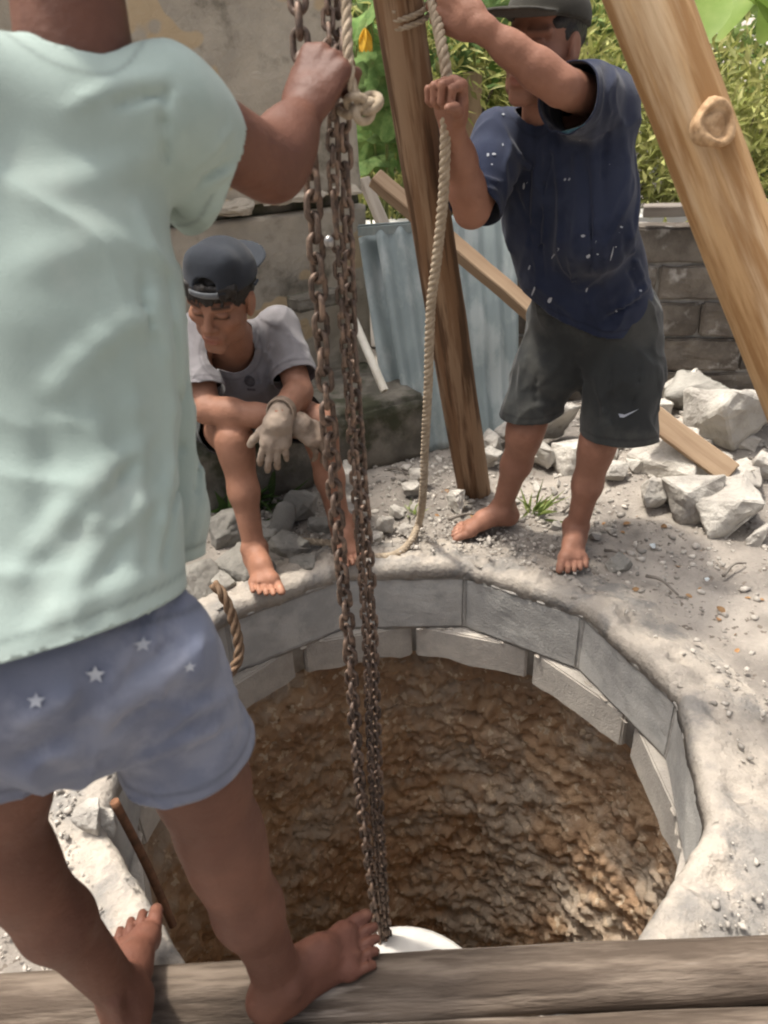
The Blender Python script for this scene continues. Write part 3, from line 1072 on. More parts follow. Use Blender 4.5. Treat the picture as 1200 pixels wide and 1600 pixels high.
# the thinner rope tied to the chains by the raised hand
pts = [np.array([APEX[0] + 0.05, APEX[1] - 0.06, 2.42]), at(541, -420, 1.34), at(541, -100, 1.30), at(541, 0, 1.275), at(544, 80, 1.25), at(549, 130, 1.24), at(562, 160, 1.24)]
r2 = link('tie_rope', rope_mesh(resample(smooth_path(pts, 160), 0.005), 0.0075), M['rope'])
tag(r2, 'thin pale rope with a knot tied to the chains by the fist', 'rope')
kp = at(568, 166, 1.245)
t = np.linspace(0, 2 * math.pi, 90)
Q = np.stack([(np.sin(t) + 2 * np.sin(2 * t)) * 0.0085, -np.sin(3 * t) * 0.010, (np.cos(t) - 2 * np.cos(2 * t)) * 0.0065], -1) + kp
V, F = tube(Q, 0.0062, 8)
link('knot', mesh_from(V, F), M['rope'], r2, smooth=True)
V, F = tube(resample(smooth_path([kp, at(556, 172, 1.24), at(546, 180, 1.25), at(534, 176, 1.29), at(524, 168, 1.335)], 40), 0.006), 0.0062, 8)
link('loop', mesh_from(V, F), M['rope'], r2, smooth=True)
V, F = tube(resample(smooth_path([kp, at(578, 160, 1.24), at(588, 168, 1.245)], 20), 0.004), 0.008, 8)
link('tail', mesh_from(V, F), M['rope'], r2, smooth=True)
# bent brown rope end by the seated person's foot
pts = [at(333, 912, 1.80), at(345, 925, 1.79), at(360, 955, 1.78), at(371, 995, 1.765), at(373, 1025, 1.75), at(362, 1048, 1.735), at(342, 1064, 1.72), at(322, 1080, 1.70)]
r3 = link('rope_end', rope_mesh(resample(smooth_path(pts, 90), 0.006), 0.0150, lay=0.11), M['rope_brown'])
tag(r3, 'short stiff brown rope end arching over the pit rim', 'rope')
# rusty bar in the pit
rb_ = pole('iron_bar', at(272, 1446, 1.12), at(178, 1250, 1.16), 0.0105, 0.0105, M['rust_rod'], 3, 'rusty iron bar leaning against the pit lining behind the legs', 'bar', n=30, nseg=8, bend=0.004, knotty=0.03)

# corrugated sheets --------------------------------------------------------------
def sheet(TL, TR, BL, BR, waves, amp, name, label, seed=0, nu=170, nv=30, th_=0.0016):
    TL, TR, BL, BR = [np.array(q, float) for q in (TL, TR, BL, BR)]
    u = np.linspace(0, 1, nu)[:, None, None]; v = np.linspace(0, 1, nv)[None, :, None]
    P = (TL * (1 - u) + TR * u) * (1 - v) + (BL * (1 - u) + BR * u) * v
    n = nrm(np.cross(TR - TL, BL - TL))
    if n[1] > 0: n = -n
    uu, vv = u[..., 0], v[..., 0]
    bend_ = 0.010 * np.sin(vv * 3 + seed) + 0.012 * vnoise(np.stack(np.broadcast_arrays(uu * 4, vv * 4, seed + 0 * uu), -1))
    w_ = amp * np.sin(uu * waves * 2 * math.pi)
    o = (w_ + bend_)[..., None]
    fr = P + n * o
    bk = fr - n * th_
    V = np.concatenate([fr.reshape(-1, 3), bk.reshape(-1, 3)])
    N_ = nu * nv
    i = np.arange(nu - 1)[:, None] * nv; j = np.arange(nv - 1)[None, :]
    f = np.stack([i + j, i + nv + j, i + nv + j + 1, i + j + 1], -1).reshape(-1, 4)
    b = np.concatenate([np.arange(nv), (np.arange(1, nu)) * nv + nv - 1, (nu - 1) * nv + np.arange(nv - 2, -1, -1), np.arange(nu - 2, 0, -1) * nv])
    b2 = np.roll(b, -1)
    F = np.concatenate([f, f[:, ::-1] + N_, np.stack([b, b2, b2 + N_, b + N_], -1)])
    so = link(name, mesh_from(V, F), M['sheet'], smooth=True)
    return tag(so, label, 'metal sheet')


sheet(at(585, 362, 3.26), at(805, 318, 3.38), on(645, 712, 0.01), on(812, 674, 0.01), 7.5, 0.011, 'corrugated_sheet', 'blue grey corrugated metal sheet leaning behind the dark pole', 1)
sheet(at(560, 372, 3.30), at(640, 350, 3.34), on(612, 706, 0.012), on(672, 700, 0.012), 2.0, 0.008, 'corrugated_sheet', 'narrow bluish metal sheet behind the larger corrugated sheet by the white pipe', 4, nu=60)
# flat folded top edge of the sheet
fl = empty('ridge_flashing', at(612, 356, 3.27), 'flat grey metal flashing on the top edge of the corrugated sheet', 'flashing')
a_, b_ = at(560, 366, 3.25), at(672, 345, 3.30)
me = box_mesh((np.linalg.norm(b_ - a_), 0.05, 0.004), 0)
o = link('flashing_top', me, M['sheet'], fl)
o.location = (a_ + b_) / 2 + np.array([0, 0.01, 0.012]); o.rotation_euler = (R(-22), 0, math.atan2(b_[1] - a_[1], b_[0] - a_[0]))
me = box_mesh((np.linalg.norm(b_ - a_), 0.004, 0.035), 0)
o = link('flashing_lip', me, M['sheet'], fl)
o.location = (a_ + b_) / 2 + np.array([0, -0.022, -0.002]); o.rotation_euler = (R(12), 0, math.atan2(b_[1] - a_[1], b_[0] - a_[0]))


def beam(a, b, sx, sy, m, label, cat='timber', roll=0.0, name='timber_beam', parent=None):
    a, b = Vector(a), Vector(b)
    L_ = (b - a).length
    bm = bmesh.new(); bmesh.ops.create_cube(bm, size=1)
    for v in bm.verts: v.co = Vector((v.co.x * sx, v.co.y * sy, (v.co.z + 0.5) * L_))
    bmesh.ops.bevel(bm, geom=bm.edges[:], offset=0.004, segments=1, affect='EDGES')
    bmesh.ops.subdivide_edges(bm, edges=[e for e in bm.edges if e.calc_length() > L_ * 0.7], cuts=14, use_grid_fill=True)
    for v in bm.verts: v.co += Vector((mnoise.noise(v.co * 9 + a), mnoise.noise(v.co * 9 - a), 0)) * 0.003
    me = bpy.data.meshes.new('beam'); bm.to_mesh(me); bm.free()
    o = link(name, me, m, parent)
    o.location = a
    from mathutils import Quaternion
    o.rotation_euler = ((b - a).to_track_quat('Z', 'Y') @ Quaternion((0, 0, 1), roll)).to_euler()
    if label: tag(o, label, cat)
    return o


beam(at(585, 277, 3.02), at(838, 494, 2.86), 0.062, 0.05, M['timber'], 'square sawn timber slanting across the corrugated sheet', roll=0.6)
M['wood_grey'] = mat('grey_wood', (0.23, 0.205, 0.175), (0.15, 0.13, 0.11), scale=20, rough=0.9, bump=0.7, bscale=60, stretch=(1, 1, 0.07))
beam(at(568, 280, 3.75), at(612, 380, 3.6), 0.05, 0.04, M['wood_grey'], 'thin grey plank leaning behind the corrugated sheet', roll=0.2)
pole('fence_post', (*at(790, 420, 3.9)[:2], 0), at(781, 245, 3.9), 0.035, 0.032, M['wood_grey'], 5, 'grey wooden post standing beside the navy shirt', 'post', n=20)
pole('fence_post', (*at(748, 300, 4.6)[:2], 0), at(738, 112, 4.6), 0.055, 0.05, M['timber'], 8, 'pale cut wooden post among the leaves behind the dark pole', 'post', n=20)
beam(at(1005, 329, 3.40), at(1120, 325, 3.32), 0.05, 0.045, M['wood_grey'], 'short wooden rail lying on top of the block wall', roll=0.1)
beam(on(1030, 655, 0.28) + np.array([-0.02, 0.05, 0.0]), at(1142, 742, 2.42), 0.085, 0.035, M['timber'], 'splintered brown plank jutting down through the rubble pile', roll=0.9, name='plank')

# white pipe: hollow tube
a_, b_ = at(553, 500, 2.99), at(601, 611, 2.80)
ns = 20
dv = nrm(b_ - a_)
u_ = nrm(np.cross(dv, [0, 0, 1])); v_ = np.cross(dv, u_)
V, F = [], []
for (c_, r_) in ((a_, 0.0165), (b_, 0.0165), (b_, 0.0130), (b_ - dv * 0.12, 0.0130)):
    for k in range(ns):
        a = k / ns * 2 * math.pi
        V.append(c_ + r_ * (math.cos(a) * u_ + math.sin(a) * v_))
for r_ in range(3):
    for k in range(ns):
        F.append((r_ * ns + k, r_ * ns + (k + 1) % ns, (r_ + 1) * ns + (k + 1) % ns, (r_ + 1) * ns + k))
F.append(tuple(range(ns))); F.append(tuple(3 * ns + k for k in range(ns)))
o = link('plastic_pipe', mesh_from(V, F), M['pvc'])
bm = bmesh.new(); bm.from_mesh(o.data); bmesh.ops.recalc_face_normals(bm, faces=bm.faces[:]); bm.to_mesh(o.data); bm.free()
tag(o, 'short white plastic pipe with open end beside the corrugated sheet', 'pipe')

# ------------------------------------------------------------------ rubble
CHUNKS = [  # px centre, px size, distance, flat, kind, label
    (1062, 725, 128, 88, 2.50, 'c', 'large flat broken concrete slab lying at the foot of the rubble plank'),
    (1157, 692, 135, 96, 2.66, 'c', 'largest pale concrete slab in the rubble, leaning by the peeled pole'),
    (1090, 785, 96, 92, 2.30, 'c', 'angular concrete lump with a hollow, in front of the flat slab'),
    (1146, 812, 96, 78, 2.22, 'c', 'pale wedge of broken concrete at the front of the rubble'),
    (1152, 752, 64, 58, 2.42, 'c', 'ridged concrete lump between the wedge and the largest slab'),
    (1085, 634, 88, 60, 2.95, 'g', 'rounded grey green rock on top of the rubble by the block wall'),
    (1092, 602, 42, 34, 3.05, 'c', 'small pointed concrete piece perched above the grey green rock'),
    (1052, 607, 36, 30, 3.08, 'c', 'small block shaped piece beside the pointed piece on the rubble'),
    (1022, 775, 54, 44, 2.37, 'c', 'small flat concrete piece beside the dark ground and the angular lump'),
    (993, 684, 64, 44, 2.86, 'c', None), (1032, 692, 46, 36, 2.90, 'c', None), (872, 668, 70, 66, 2.85, 'c', 'tilted flat concrete piece seen between the bare legs'),
    (905, 715, 70, 58, 2.66, 'c', None), (852, 710, 44, 38, 2.70, 'c', None), (968, 740, 36, 30, 2.56, 'c', None), (955, 705, 44, 38, 2.78, 'c', None),
    (770, 693, 40, 30, 2.86, 'c', None), (792, 684, 32, 36, 2.95, 'c', None), (768, 714, 28, 22, 2.76, 'c', None), (722, 787, 34, 36, 2.42, 'c', 'single concrete piece resting against the foot of the dark pole'),
    (598, 822, 30, 26, 2.30, 'c', None), (634, 830, 26, 20, 2.28, 'c', None), (584, 842, 20, 16, 2.24, 'c', None), (622, 800, 22, 16, 2.40, 'c', None), (655, 742, 28, 16, 2.62, 'c', None),
    (642, 762, 26, 16, 2.54, 'c', None), (1192, 772, 50, 56, 2.46, 'c', None), (1182, 850, 44, 30, 2.14, 'c', None), (1000, 712, 40, 30, 2.68, 'c', None), (830, 690, 26, 22, 2.80, 'c', None),
    (966, 893, 36, 22, 2.03, 'g', 'flat grey stone lying alone near the bare foot on the rim'),
    (352, 850, 50, 56, 2.26, 'g', 'blocky grey stone below the step beside the seated person'), (378, 893, 76, 38, 2.06, 'g', 'flat greenish stone beside the foot of the seated person'),
    (304, 922, 84, 56, 1.98, 'g', 'broad flat grey stone on the pit rim by the green shirt'), (346, 916, 42, 24, 2.00, 'g', None), (450, 862, 52, 36, 2.20, 'g', None), (474, 884, 40, 22, 2.10, 'g', None), (415, 842, 40, 32, 2.28, 'g', None),
    (470, 800, 50, 40, 2.42, 'g', None), (500, 830, 34, 26, 2.34, 'g', None), (545, 770, 40, 60, 2.56, 'c', 'upright pale block of concrete behind the hanging chains'), (548, 790, 36, 30, 2.45, 'c', None),
    (120, 1200, 60, 40, 1.30, 'c', None), (140, 1290, 50, 50, 1.10, 'c', None)]
UNDER = []
for k, (px, py, pw_, ph_, Y, kd_, lab) in enumerate(CHUNKS):
    c = at(px, py, Y)
    g0 = float(ground_h(c[0], c[1]))
    dep = float((c - CAMP) @ _fw)
    sx, sz = 0.80 * pw_ / FPX * dep, 0.80 * ph_ / FPX * dep
    sy = 0.5 * (sx + sz)
    c = c + np.array([0, sy * 0.3, 0])
    low = c[2] - sz * 0.72 - g0
    if low < -0.02: c[2] = g0 + sz * 0.35
    if low > 0.0: UNDER.append((c[0], c[1] + 0.02, g0, c[2] - sz * 0.35, sx, sy))
    o = link('rubble_chunk' if kd_ == 'c' else 'rubble_stone', rock_mesh((sx, sy, sz), 11 + k, n=11 if kd_ == 'c' else 24, sub=3, rough=0.05), M['chunk'] if kd_ == 'c' else M['stone_grey'])
    o.location = c
    o.rotation_euler = (0.25 * rng.randn(), 0.2 * rng.randn(), 0.5 * rng.randn())
    if kd_ == 'c': tag(o, lab or 'smaller pale broken concrete lump among the rubble behind the pit', 'rubble', 'broken concrete lumps')
    else: tag(o, lab or 'small grey stone lying below the seated person', 'stone', 'grey stones by the pit rim')
# buried lumps that carry the raised pieces of the pile
for k, (x_, y_, z0_, z1_, sx, sy) in enumerate(UNDER):
    hh = (z1_ - z0_) / 2 + 0.02
    o = link('rubble_chunk', rock_mesh((max(sx, 0.05) * 0.95, max(sy, 0.05) * 0.95, hh * 1.35), 420 + k, n=14, sub=2, rough=0.05), M['chunk'])
    o.location = (x_, y_, z0_ + hh - 0.02)
    o.rotation_euler = (0, 0, 0.5 * rng.randn())
    tag(o, 'pale broken concrete lump half hidden beneath a raised piece of the rubble', 'rubble', 'broken concrete lumps')
# filler lumps that carry the pile
for k in range(46):
    x_ = 0.75 + 1.75 * rng.rand(); y_ = 3.25 - 0.85 * rng.rand() ** 1.3 - 0.2 * max(0, x_ - 1.2)
    s_ = 0.035 + 0.085 * rng.rand() ** 2
    o = link('rubble_chunk', rock_mesh((s_ * 1.2, s_, s_ * 0.8), 200 + k, n=13, sub=2, rough=0.06), M['chunk'])
    o.location = (x_, y_, float(ground_h(x_, y_)) + s_ * 0.25)
    o.rotation_euler = (0.3 * rng.randn(), 0.3 * rng.randn(), 6 * rng.rand())
    tag(o, 'small pale broken concrete lump at the foot of the block wall' if y_ > 3.0 else ('small pale broken concrete lump behind the bare legs of the navy shirted person' if x_ < 1.1 else 'small pale broken concrete lump lying in front of the big rubble slabs'),
        'rubble', 'broken concrete lumps')
for k in range(60):
    if k < 40: x_, y_ = 0.05 + 0.75 * rng.rand(), 2.15 + 0.75 * rng.rand()
    else: x_, y_ = -1.0 + 0.95 * rng.rand(), 2.15 + 0.45 * rng.rand()
    s_ = 0.010 + 0.022 * rng.rand() ** 2
    o = link('small_stone', rock_mesh((s_ * 1.2, s_, s_ * 0.8), 260 + k, n=11, sub=1, rough=0.05), M['chunk'] if k < 40 else M['stone_grey'])
    o.location = (x_, y_, float(ground_h(x_, y_)) + s_ * 0.3)
    o.rotation_euler = (0.3 * rng.randn(), 0.3 * rng.randn(), 6 * rng.rand())
    tag(o, 'small pale stone scattered between the pit rim and the corrugated sheet' if k < 40 else 'small grey stone lying below the seated person', 'stone',
        'small stones on the ground' if k < 40 else 'grey stones by the pit rim')
# broken length of clay pipe
V, F = tube(np.array([at(425, 838, 2.30), at(440, 818, 2.35), at(448, 796, 2.42)]), np.array([0.042, 0.042, 0.040]), 18, cap=False)
V2, F2 = tube(np.array([at(425, 838, 2.30), at(440, 818, 2.35), at(448, 796, 2.42)]), np.array([0.033, 0.033, 0.031]), 18, cap=False)
n_ = len(V)
Fa = F + [[i + n_ for i in q[::-1]] for q in F2] + [[k, (k + 1) % 18, n_ + (k + 1) % 18, n_ + k] for k in range(18)] + [[36 + (k + 1) % 18, 36 + k, n_ + 36 + k, n_ + 36 + (k + 1) % 18] for k in range(18)]
o = link('broken_pipe', mesh_from(np.concatenate([V, V2]), Fa), M['stone_grey'], smooth=True)
tag(o, 'broken length of grey pipe lying below the seated person', 'pipe')

# gravel: thousands of small stones
ico = bmesh.new(); bmesh.ops.create_icosphere(ico, subdivisions=1, radius=1)
iv = np.array([v.co[:] for v in ico.verts]); itri = np.array([[v.index for v in f.verts] for f in ico.faces]); ico.free()
NG = 17000
ga = rng.rand(5000) * 2 * math.pi; gr = 0.735 + 0.28 * rng.rand(5000)
gx = np.concatenate([-1.6 + 3.8 * rng.rand(NG), 0.1 + 1.0 * rng.rand(2200), PC[0] + gr * np.cos(ga)]); gy = np.concatenate([0.6 + 2.8 * rng.rand(NG), 2.0 + 0.9 * rng.rand(2200), PC[1] + gr * np.sin(ga)])
dens = fbm(np.stack([gx * 2, gy * 2, 0 * gx], -1), 3)
rr_ = np.hypot(gx - PC[0], gy - PC[1])
keep = (rr_ > 0.75) & (dens + 0.35 * rng.randn(len(gx)) > -0.1)
gx, gy = gx[keep], gy[keep]
sz = (0.0022 + 0.011 * rng.rand(len(gx)) ** 4 + 0.002 * rng.rand(len(gx))) * np.where(rr_[keep] < 1.0, 0.65, 1.0)
gz = ground_h(gx, gy)
gz = np.where(rr_[keep] < 1.0, np.maximum(gz, 0.040 * np.clip((1.0 - rr_[keep]) / 0.26, 0, 1) + 0.001), gz)
sc3 = sz[:, None] * (0.6 + 0.7 * rng.rand(len(gx), 3)) * np.array([1.15, 1.0, 0.75])
V = (iv[None] * (1 + 0.22 * rng.randn(len(gx), len(iv), 1)) * sc3[:, None, :])
an = rng.rand(len(gx)) * 6.28
ca, sa = np.cos(an)[:, None], np.sin(an)[:, None]
V = np.stack([V[..., 0] * ca - V[..., 1] * sa, V[..., 0] * sa + V[..., 1] * ca, V[..., 2]], -1) + np.stack([gx, gy, gz + sz * 0.25], -1)[:, None, :]
F_ = (itri[None] + (np.arange(len(gx)) * len(iv))[:, None, None]).reshape(-1, 3)
o = link('gravel', mesh_from(V.reshape(-1, 3), F_), M['gravel'])
tag(o, 'loose small gravel and crumbs scattered over the dusty ground', 'gravel', kind='stuff')

# dry sticks, leaf litter, scraps
M['dryleaf'] = mat('dry_leaf', (0.30, 0.16, 0.07), (0.42, 0.26, 0.13), scale=30, rough=0.9, objrand=0.3, transl=0.2)
for k, (a, b) in enumerate([((945, 860), (985, 882)), ((700, 812), (760, 808)), ((880, 800), (905, 790)), ((600, 735), (640, 742)), ((1010, 900), (1060, 930)), ((1130, 900), (1165, 880))]):
    V, F = tube(smooth_path([on(*a, 0.012), (on(*a, 0.014) + on(*b, 0.014)) / 2 + np.array([0.0, 0.012, 0.012]), on(*b, 0.012)], 10), np.linspace(0.006, 0.003, 10), 6)
    o = link('dry_stick', mesh_from(V, F), M['wood_grey'], smooth=True)
    tag(o, 'thin dry stick lying on the dusty ground', 'stick', 'dry sticks on the ground')


def leaf_mesh(L_, W_, curl=0.2, m=None, name='leaf', lobes=0, nseg=6):
    V, F = [], []
    for i in range(nseg + 1):
        t = i / nseg
        wd_ = W_ * math.sin(math.pi * min(1, t * 0.93 + 0.03)) ** 0.75 * (1 + 0.12 * lobes * math.sin(t * 9))
        z = -curl * L_ * t * t
        V += [(-wd_ / 2, L_ * t, z + 0.10 * wd_), (0, L_ * t, z), (wd_ / 2, L_ * t, z + 0.10 * wd_)]
    for i in range(nseg):
        a = i * 3
        F += [(a, a + 1, a + 4, a + 3), (a + 1, a + 2, a + 5, a + 4)]
    me = mesh_from(V, F, name)
    me.polygons.foreach_set('use_smooth', [True] * len(me.polygons))
    if m: me.materials.append(m)
    return me


lm = leaf_mesh(0.035, 0.022, 0.25, M['dryleaf'])
for k in range(64):
    x_, y_ = (0.6 + 1.0 * rng.rand(), 1.6 + 0.8 * rng.rand()) if k < 50 else (0.1 + .5 * rng.rand(), 2.3 + .3 * rng.rand())
    o = link('dry_leaf', lm, None)
    s_ = 0.3 + 0.7 * rng.rand()
    o.scale = (s_, s_, s_)
    o.location = (x_, y_, float(ground_h(x_, y_)) + 0.006)
    o.rotation_euler = (0.3 * rng.randn(), 0.3 * rng.randn(), 6 * rng.rand())
    tag(o, 'small brown dry leaf on the dusty ground', 'leaf', 'dry leaves on the ground')
M['plastic'] = mat('crumpled_plastic', (0.55, 0.62, 0.64), (0.75, 0.78, 0.78), scale=40, rough=0.3, spec=0.5)
for (px, py, s_) in ((1020, 853, 0.016), (1105, 905, 0.010), (905, 770, 0.009)):
    o = link('plastic_scrap', rock_mesh((s_, s_, s_ * 0.5), int(px), n=14, sub=1, rough=0.25), M['plastic'])
    o.location = on(px, py, 0.008)
    tag(o, 'small shiny crumpled plastic scrap on the ground', 'scrap', 'plastic scraps on the ground')

# ------------------------------------------------------------------ plants
M['leaf_squash'] = mat('squash_leaf', (0.095, 0.18, 0.045), (0.17, 0.26, 0.075), scale=22, rough=0.8, bump=0.8, bscale=50, bdist=0.01, transl=0.3, objrand=0.35, spec=0.3)
M['leaf_yellow'] = mat('yellow_green_leaf', (0.27, 0.30, 0.08), (0.38, 0.37, 0.14), scale=6, rough=0.65, transl=0.35, island=True, objrand=0.4, spec=0.3)
M['leaf_green'] = mat('green_leaf', (0.15, 0.22, 0.06), (0.22, 0.29, 0.095), scale=6, rough=0.65, transl=0.35, island=True, objrand=0.45, spec=0.3)
M['leaf_dark'] = mat('dark_leaf', (0.07, 0.13, 0.035), (0.11, 0.18, 0.05), scale=6, rough=0.65, transl=0.3, island=True, objrand=0.45, spec=0.3)
M['stem'] = mat('green_stem', (0.20, 0.24, 0.08), (0.14, 0.17, 0.06), scale=20, rough=0.8)
M['bark'] = mat('bark', (0.14, 0.11, 0.085), (0.09, 0.07, 0.055), scale=18, rough=0.95, bump=0.8, bscale=50)
M['petal'] = mat('yellow_petal', (0.72, 0.47, 0.05), (0.62, 0.34, 0.03), scale=20, rough=0.6, transl=0.25)


def cloud(C, D, L_, W_, seed):
    """C centres (n,3), D directions (n,3): bent 4-triangle leaves as one mesh"""
    rs_ = np.random.RandomState(seed)
    n = len(C)
    D = D / np.linalg.norm(D, axis=1)[:, None]
    up = rs_.randn(n, 3) * 0.6 + np.array([0, 0, 1.0])
    S = np.cross(D, up); S /= np.linalg.norm(S, axis=1)[:, None] + 1e-9
    N_ = np.cross(S, D)
    l_ = (L_ * (0.6 + 0.8 * rs_.rand(n)))[:, None]; w_ = (W_ * (0.6 + 0.8 * rs_.rand(n)))[:, None]
    V = np.stack([C, C + D * l_ * 0.45 + S * w_ * 0.5 + N_ * l_ * 0.03, C + D * l_ * 0.5 - N_ * l_ * 0.03, C + D * l_ * 0.45 - S * w_ * 0.5 + N_ * l_ * 0.03,
                  C + D * l_ - N_ * l_ * 0.22 * rs_.rand(n)[:, None]], 1)
    T_ = np.array([[0, 1, 2], [0, 2, 3], [1, 4, 2], [2, 4, 3]])
    F = (T_[None] + (np.arange(n) * 5)[:, None, None]).reshape(-1, 3)
    return mesh_from(V.reshape(-1, 3), F, 'crown')


def bush(loc, rad, hgt, n, L_, W_, m, seed, label, group, name='bush', droop=0.0, clumps=26, trunk=0.02, z0=0.1, cat='bush', up_bias=0.2):
    rs_ = np.random.RandomState(seed)
    e = empty(name, loc, label, cat, group)
    base_ = np.array(loc, float)
    cc = []
    for k in range(clumps):
        d = rs_.randn(3); d /= np.linalg.norm(d)
        r_ = 0.45 + 0.55 * rs_.rand()
        cc.append([d[0] * rad * r_, d[1] * rad * r_, z0 + (hgt - z0) * (0.5 + 0.5 * d[2] * r_)])
    cc = np.array(cc)
    for k in range(0, clumps, 2):
        p = cc[k]
        V, F = tube(smooth_path([base_, base_ + np.array([p[0] * 0.25, p[1] * 0.25, p[2] * 0.55]), base_ + p], 10), np.linspace(trunk, trunk * 0.2, 10), 6)
        link('branch', mesh_from(V, F), M['bark'], e, smooth=True)
    ci = rs_.randint(clumps, size=n)
    P = rs_.randn(n, 3) * np.array([1, 1, 0.9]) * (rad * 0.20)
    C = base_ + cc[ci] + P
    C[:, 2] = np.maximum(C[:, 2], 0.02)
    D = P / (rad * 0.2) + 0.7 * rs_.randn(n, 3) + np.array([0, 0, up_bias - droop])
    link('crown', cloud(C, D, L_, W_, seed), m, e)
    return e


# squash vine climbing behind the old wall's end: every leaf its own part
sv = empty('squash_vine', (0.02, 4.2, 0), 'squash vine with broad green leaves and one yellow flower behind the dark pole', 'vine')


def squash_leaf(sz, seed):
    """broad five-lobed leaf, cupped"""
    rr_ = random.Random(seed)
    V, F = [(0, 0, 0)], []
    n = 30
    for ring in (0.5, 1.0):
        for k in range(n):
            a = k / n * 2 * math.pi
            lob = 1 + 0.16 * math.cos(5 * a) + 0.04 * math.cos(13 * a + seed)
            notch = 1 - 0.55 * math.exp(-((a - math.pi * 1.5) / 0.28) ** 2)
            r_ = sz * ring * lob * notch
            V.append((r_ * math.cos(a), r_ * math.sin(a), -0.22 * sz * ring ** 2 + 0.05 * sz * math.cos(5 * a) * ring + 0.04 * sz * rr_.uniform(-1, 1)))
    for k in range(n):
        k2 = (k + 1) % n
        F.append((0, 1 + k, 1 + k2)); F.append((1 + k, 1 + n + k, 1 + n + k2, 1 + k2))
    me = mesh_from(V, F, 'leaf')
    me.polygons.foreach_set('use_smooth', [True] * len(me.polygons))
    me.materials.append(M['leaf_squash'])
    return me


sl_ = [squash_leaf(0.105, 1), squash_leaf(0.085, 2), squash_leaf(0.125, 3)]
LP = [(562, 40, 4.2), (600, 30, 4.3), (585, 95, 4.1), (572, 130, 4.0), (612, 140, 4.25), (590, 175, 4.05), (570, 205, 4.1), (606, 215, 4.15), (625, 95, 4.3), (640, 190, 4.4), (580, 10, 4.4), (620, 60, 4.35),
      (560, 80, 4.3), (600, 250, 4.2), (575, 240, 4.15), (630, 240, 4.35), (690, 60, 4.5), (720, 90, 4.6), (735, 60, 4.5), (705, 180, 4.55), (725, 230, 4.6), (760, 130, 4.7), (745, 200, 4.7), (556, 170, 4.25),
      (595, 120, 4.35), (615, 10, 4.2), (565, 10, 4.1), (640, 20, 4.4), (700, 120, 4.5), (770, 60, 4.7), (750, 20, 4.6), (780, 100, 4.8), (720, 20, 4.6), (760, 240, 4.7)]
for k, (px, py, Y) in enumerate(LP):
    p = at(px, py, Y) + rng.randn(3) * np.array([0.02, 0.06, 0.02])
    o = link('leaf', sl_[k % 3], None, sv)
    o.location = p
    o.rotation_euler = (R(50) + 0.35 * rng.randn(), 0.4 * rng.randn(), 0.6 * rng.randn())
    V, F = tube(smooth_path([np.array([0.1 + 0.5 * rng.rand() if px > 660 else 0.02 + 0.12 * rng.rand(), Y + 0.25, max(0.05, p[2] - 0.7)]), p + np.array([0, 0.12, -0.22]), p], 10), 0.006, 5)
    link('stalk', mesh_from(V, F), M['stem'], sv, smooth=True)
fp = at(571, 62, 4.0)
for k in range(5):
    o = link('petal', leaf_mesh(0.095, 0.042, 0.12, M['petal'], 'petal'), None, sv)
    o.location = fp + np.array([0, 0, 0.045])
    a = k / 5 * 2 * math.pi
    o.rotation_euler = (Matrix.Rotation(a, 3, 'Z') @ Matrix.Rotation(R(-66), 3, 'X')).to_euler()
V, F = tube(smooth_path([fp + np.array([0.0, 0, 0.04]), fp + np.array([0.03, 0.1, 0.05]), fp + np.array([0.05, 0.2, -0.3])], 10), 0.006, 6)
link('stalk', mesh_from(V, F), M['stem'], sv, smooth=True)

bush((0.45, 5.0, 0), 0.75, 2.1, 5200, 0.085, 0.022, M['leaf_yellow'], 1, 'yellow green feathery shrub behind the corrugated sheet', 'shrubs beyond the walls', clumps=34)
bush((1.35, 5.1, 0), 0.75, 1.9, 5200, 0.10, 0.022, M['leaf_yellow'], 2, 'pale yellow green shrub behind the navy shirt and block wall', 'shrubs beyond the walls', clumps=34)
bush((2.35, 5.4, 0), 0.85, 1.55, 5200, 0.10, 0.028, M['leaf_yellow'], 3, 'low yellowish shrub beyond the block wall beside the peeled pole', 'shrubs beyond the walls', clumps=34)
bush((3.4, 6.3, 0), 1.0, 2.3, 6000, 0.09, 0.05, M['leaf_green'], 4, 'rounded mid green shrub below the pale shed roof', 'shrubs beyond the walls', clumps=36)
bush((-0.1, 6.0, 0), 0.9, 2.6, 5200, 0.11, 0.07, M['leaf_green'], 5, 'broad leaved green shrub behind the squash vine', 'shrubs beyond the walls', clumps=30)
bush((1.2, 6.8, 0), 1.2, 2.7, 7000, 0.10, 0.05, M['leaf_green'], 6, 'tall green shrub behind the yellow green ones', 'shrubs beyond the walls', clumps=40)
bush((4.6, 7.6, 0), 1.3, 1.9, 6000, 0.11, 0.06, M['leaf_green'], 7, 'wide green shrub standing in front of the shed', 'shrubs beyond the walls', clumps=36)
